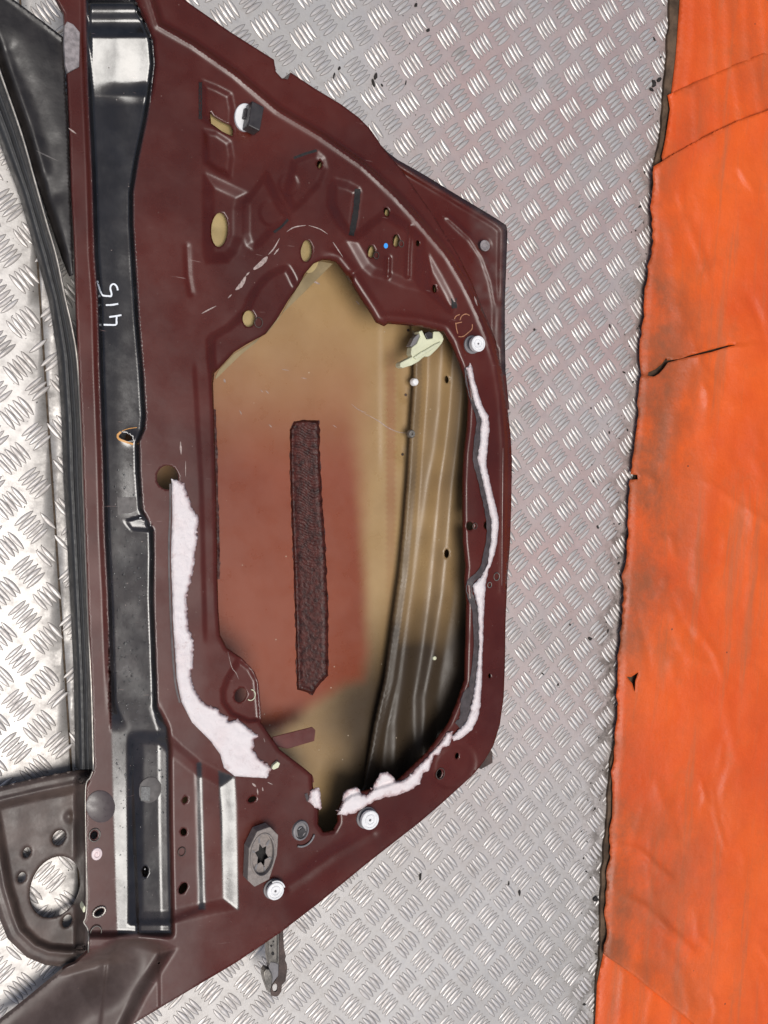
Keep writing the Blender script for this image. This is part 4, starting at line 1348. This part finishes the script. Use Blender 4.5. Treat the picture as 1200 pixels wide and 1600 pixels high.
for P, w in (([(396, 421), (408, 412), (418, 401)], 8), ([(368, 453), (377, 445), (384, 432)], 6.5), ([(384, 431), (390, 425)], 2.5), ([(419, 398), (428, 388), (437, 372)], 2.2), ([(428, 398), (436, 388)], 2.5), ([(448, 362), (460, 355), (478, 352)], 1.8),
             ([(482, 352), (500, 358), (512, 366)], 1.4), ([(520, 378), (528, 390), (536, 402)], 1.6), ([(315, 490), (326, 484), (338, 478)], 2.0), ([(356, 466), (362, 460)], 1.8), ([(741, 463), (746, 478)], 2.5),
             ([(282, 690), (283, 710)], 3), ([(290, 720), (290, 745)], 1.2), ([(402, 1232), (403, 1242)], 2), ([(394, 1224), (400, 1229)], 3.5), ([(410, 1230), (411, 1236)], 2), ([(418, 1222), (426, 1226)], 1.5),
             ([(107, 200), (119, 209)], 2.4), ([(356, 1018), (362, 1042), (369, 1052), (373, 1062)], 0.9), ([(786, 700), (785, 790), (784, 915)], 1.1), ([(412, 1153), (414, 1160)], 1)):
    ribbon('glue_residue', P, w, ZP, 0.0005, panel, M_GLUE, 6, True)
ribbon('bare_edge', [(208, 694), (198, 691), (186, 686), (184, 680), (189, 675)], 3.2, ZP, 0.001, panel, M_ORANGE, 6)
ribbon('bare_edge', [(190, 674), (200, 670), (214, 668)], 1.0, ZP, 0.001, panel, M_ORANGE, 6)

# water beads in the channel
bm = bmesh.new()
cnt = 0
while cnt < 420:
    v = random.triangular(640, 1450, 1000); xl = float(np.interp(v, CH_L[:, 0], CH_L[:, 1])); xr = float(np.interp(v, CH_R[:, 0], CH_R[:, 1]))
    u = random.uniform(xl + 4, xr - 4)
    cnt += 1
    z = float(ZP(u, v)); c = at(u, v, z)
    r = random.choice((0.0007, 0.0008, 0.001, 0.0012, 0.0016))
    m = Matrix.Translation(Vector(c)) @ Matrix.Rotation(random.random() * 6, 4, 'Z') @ Matrix.Diagonal((random.uniform(0.8, 1.5), 1, 0.55, 1))
    bmesh.ops.create_icosphere(bm, subdivisions=1, radius=r, matrix=m)
me = bpy.data.meshes.new('water_drops'); bm.to_mesh(me); bm.free()
me.polygons.foreach_set('use_smooth', [True] * len(me.polygons))
wd = link('water_drops', me, panel, M_WATER); wd['kind'] = 'stuff'

# ---- window frame corner, rubber seal and mirror mount on the left
FRAME = np.array([(-60, -60), (-20, -40), (17, -4), (60, 28), (99, 58), (102, 130), (106, 200), (109, 300), (113, 380), (115, 429), (108, 432), (98, 408), (72, 330), (53, 274), (33, 204), (0, 110), (-60, -40)], float)
BEADL = [(-40, 10), (-12, 75), (0, 112), (33, 207), (53, 277), (72, 345), (88, 400), (101, 462), (112, 510), (121, 567), (128, 683), (130, 750), (133, 833), (138, 967), (143, 1083), (146, 1204)]
SEALL = np.array([(-90, 20), (-40, 113), (0, 213), (33, 300), (60, 395), (80, 467), (93, 550), (100, 650), (103, 750), (108, 833), (115, 967), (119, 1050), (122, 1204)], float)


def frame_z(u, v):
    h = 92 - 2.5 * S((40 - dist_line(u, v, [(17, -4), (99, 58)])) / 40)
    h = h - 16 * S((20 - dist_line(u, v, BEADL)) / 20)
    h = h - 4.0 * np.exp(-(dist_line(u, v, [(15, 80), (50, 150), (75, 230), (88, 300)]) / 16) ** 2) + 0.5 * vnoise(u, v, 22, 121)
    h = h - 3 * np.exp(-(dist_line(u, v, [(70, 282), (80, 310), (88, 350), (94, 395)]) / 9) ** 2)
    h = h + 2.2 * np.exp(-(dist_line(u, v, [(-30, -30), (17, -2), (60, 30), (98, 60)]) / 3.5) ** 2)
    return h * 0.001


sheet('window_frame', FRAME, frame_z, 3.5, door, M_FRAME, (), 0.0015)
for P, w in (([(56, 235), (70, 242), (92, 252)], 2.0),):
    ribbon('glue_residue', P, w, frame_z, 0.0006, door, M_TAPE, 5, True)
prism('felt_pad', [(101, 40), (105, 33), (115, 38), (125, 50), (124, 104), (112, 110), (106, 114), (102, 100), (100, 66)], 0.099, 0.090, door, M_GREYFELT, 0.001)

ys = np.arange(20, 1206, 6.0)
xl_ = np.interp(ys, SEALL[:, 1], SEALL[:, 0]); xr_ = np.interp(ys, [p[1] for p in BEADL], [p[0] for p in BEADL])
prof = [(-0.02, 0.012), (0.0, 0.030), (0.06, 0.037), (0.16, 0.041), (0.36, 0.044), (0.42, 0.0425), (0.46, 0.0435), (0.52, 0.051), (0.66, 0.060), (0.70, 0.059), (0.74, 0.066), (0.90, 0.083), (1.0, 0.0855)]
V = []
for y, a_, b_ in zip(ys, xl_, xr_):
    for t, z in prof:
        if t < 0:
            w_ = at(a_, y, 0.030); w_[2] = z
        else:
            w_ = at(a_ + (b_ - a_) * t, y, z)
        V.append(w_)
m_ = len(prof)
F = []
for i in range(len(ys) - 1):
    for j in range(m_ - 1):
        F.append((i * m_ + j, (i + 1) * m_ + j, (i + 1) * m_ + j + 1, i * m_ + j + 1))
sl = link('window_seal', mesh_from('window_seal', V, F), door, M_RUBBER)
sl.data.update()
bl = cr(BEADL, False, 6)
tube('trim_bead', at(bl[:, 0], bl[:, 1], 0.087), 0.0014, door, M_BEAD, 8)
for q, (u0, v0) in enumerate(((138, 850), (140, 862))):
    pass

M_MIRROR = plain('dusty_dark_mount', (0.085, 0.060, 0.051), 0.42, 0, 0.35, 22, 0.0003)
MH = [ell(86, 1386, 37, 50, 34, 0.42), ell(92, 1309, 9.5, 12.5, 18, 0.5), ell(42, 1332, 6, 8.5, 14, 0.4), ell(34, 1371, 6, 8.5, 14, 0.4), ell(105, 1439, 7, 10.5, 16, 0.4)]


def mirror_z(u, v):
    de = sd(u, v, np.array([(-40, 1242), (0, 1229), (60, 1215), (120, 1203), (175, 1196), (175, 1510), (102, 1511), (71, 1508), (42, 1496), (12, 1467), (0, 1437), (-14, 1390), (-26, 1320)], float))
    h = 27 + 4 * S(de / 8)
    h = h + 3.0 * np.exp(-((de - 21) / 3.5) ** 2)
    h = h - 11 * S((de - 24) / 12)
    h = h + 46 * S((u - 114) / 22) * S((de - 6) / 20)
    h = h + 5.0 * np.exp(-(((u - 108) / 7) ** 2 + ((v - 1276) / 8) ** 2))
    h = h + 0.5 * vnoise(u, v, 25, 131)
    for hh in MH:
        h = h - 1.2 * S((4 - np.abs(sd(u, v, hh))) / 4)
    return h * 0.001


mm = sheet('mirror_mount', MIRROR_OUT, mirror_z, 3, door, M_MIRROR, MH, 0.0016)
q = resample(MIRROR_OUT, 8)
q = q[(q[:, 0] < 132)]
# rolled edge of the red strip next to the mount
P = cr([(145, 1205), (141, 1215), (134, 1230), (134, 1300), (136, 1400), (134, 1432), (131, 1441), (138, 1455), (138, 1488)], False, 6)
tube('rolled_edge', at(P[:, 0], P[:, 1], ZP(P[:, 0] + 3, P[:, 1]) + 0.0003), 0.0010, panel, M_BEAD, 6)
prism('foam_scrap', [(129, 1420), (132, 1415), (134, 1418), (133, 1425), (130, 1426)], 0.098, 0.08, door, M_CREAM, 0.0006)

# ---- check strap sticking out at the hinge end
zs = 0.050
ck = prism('check_strap', zm([(565, 100), (625, 100), (632, 300), (640, 430), (670, 540), (655, 600), (682, 660), (690, 720), (680, 820), (665, 930), (605, 990), (600, 1090), (550, 1160), (500, 1175), (440, 1160), (430, 1090), (455, 1000), (520, 900), (545, 850), (560, 700)], 380, 1440, 10),
           zs + 0.004, zs, door, M_BROWNSTEEL, 0.0006, [ell(430, 1543.5, 4.2, 6.6, 16)])
prism('strap_body', zm([(395, 150), (560, 60), (563, 640), (545, 660), (500, 640), (430, 632), (415, 690), (395, 560)], 380, 1440, 10), zs + 0.010, zs - 0.004, ck, M_STEEL, 0.001)
prism('strap_cheek', zm([(430, 632), (500, 640), (556, 670), (550, 850), (500, 910), (462, 970), (430, 900), (400, 700)], 380, 1440, 10), zs + 0.0085, zs - 0.003, ck, M_CLIPGREY, 0.001)
prism('strap_roller', zm([(325, 790), (360, 740), (410, 745), (450, 810), (465, 880), (450, 1000), (420, 1130), (395, 1090), (340, 930), (322, 850)], 380, 1440, 10), zs + 0.012, zs - 0.003, ck, M_STEEL, 0.0015)
for (x, y, r_) in ((465, 500, 3), (440, 380, 2), (470, 312, 1.4)):
    P = ell(380 + x / 10, 1440 + y / 10, r_ * 0.8, r_, 12)
    prism('grease_spot', P, zs + 0.0106, zs + 0.0095, ck, M_MATTBLACK, 0.0)
ribbon('strap_groove', zm([(530, 160), (532, 400), (530, 640)], 380, 1440, 10), 1.6, lambda u, v: np.full(np.shape(u), zs + 0.010), 0.0004, ck, M_MATTBLACK)

# ------------------------------------------------------------------ grit on the plate
bm = bmesh.new()


def crumb(u, v, r):
    c = at(u, v, r * 0.35)
    m = Matrix.Translation(Vector(c)) @ Matrix.Rotation(random.random() * 6, 4, 'Z') @ Matrix.Diagonal((random.uniform(0.7, 2.2), random.uniform(0.6, 1.1), 0.5, 1))
    g = bmesh.ops.create_icosphere(bm, subdivisions=1, radius=r, matrix=m)
    for w in g['verts']:
        w.co += Vector((random.uniform(-1, 1), random.uniform(-1, 1), random.uniform(-0.4, 0.4))) * r * 0.3


for (u, v, r) in ((583, 129, .0035), (587, 119, .003), (597, 133, .002), (634, 129, .002), (650, 8, .003), (669, 47, .0025), (657, 1370, .0038), (922, 998, .0036), (872, 1070, .003), (848, 1053, .0025), (530, 107, .002), (522, 118, .0025), (640, 68, .0016),
                  (800, 735, .002), (835, 515, .002), (1022, 130, .006), (1018, 140, .005), (1030, 125, .005), (930, 1405, .006), (940, 1470, .006), (812, 1395, .003), (795, 1380, .002)):
    crumb(u, v, r)
for _ in range(170):
    v = random.uniform(-20, 1620); e = float(np.interp(v, TARP_EDGE[:, 1], TARP_EDGE[:, 0]))
    crumb(e - abs(random.gauss(0, 26)) - 4, v, random.choice((.0008, .001, .0013, .002)))
for _ in range(150):
    crumb(random.uniform(420, 980), random.uniform(-10, 1610), random.choice((.0004, .0005, .0006, .0008)))
for _ in range(90):
    crumb(random.uniform(-10, 110), random.uniform(250, 1600), random.choice((.0005, .0006, .0008)))
me = bpy.data.meshes.new('grit'); bm.to_mesh(me); bm.free()
g = link('grit', me, None, M_GRIT); g['kind'] = 'stuff'
g['label'] = 'dark crumbs of grit scattered over the chequer plate'; g['category'] = 'grit'
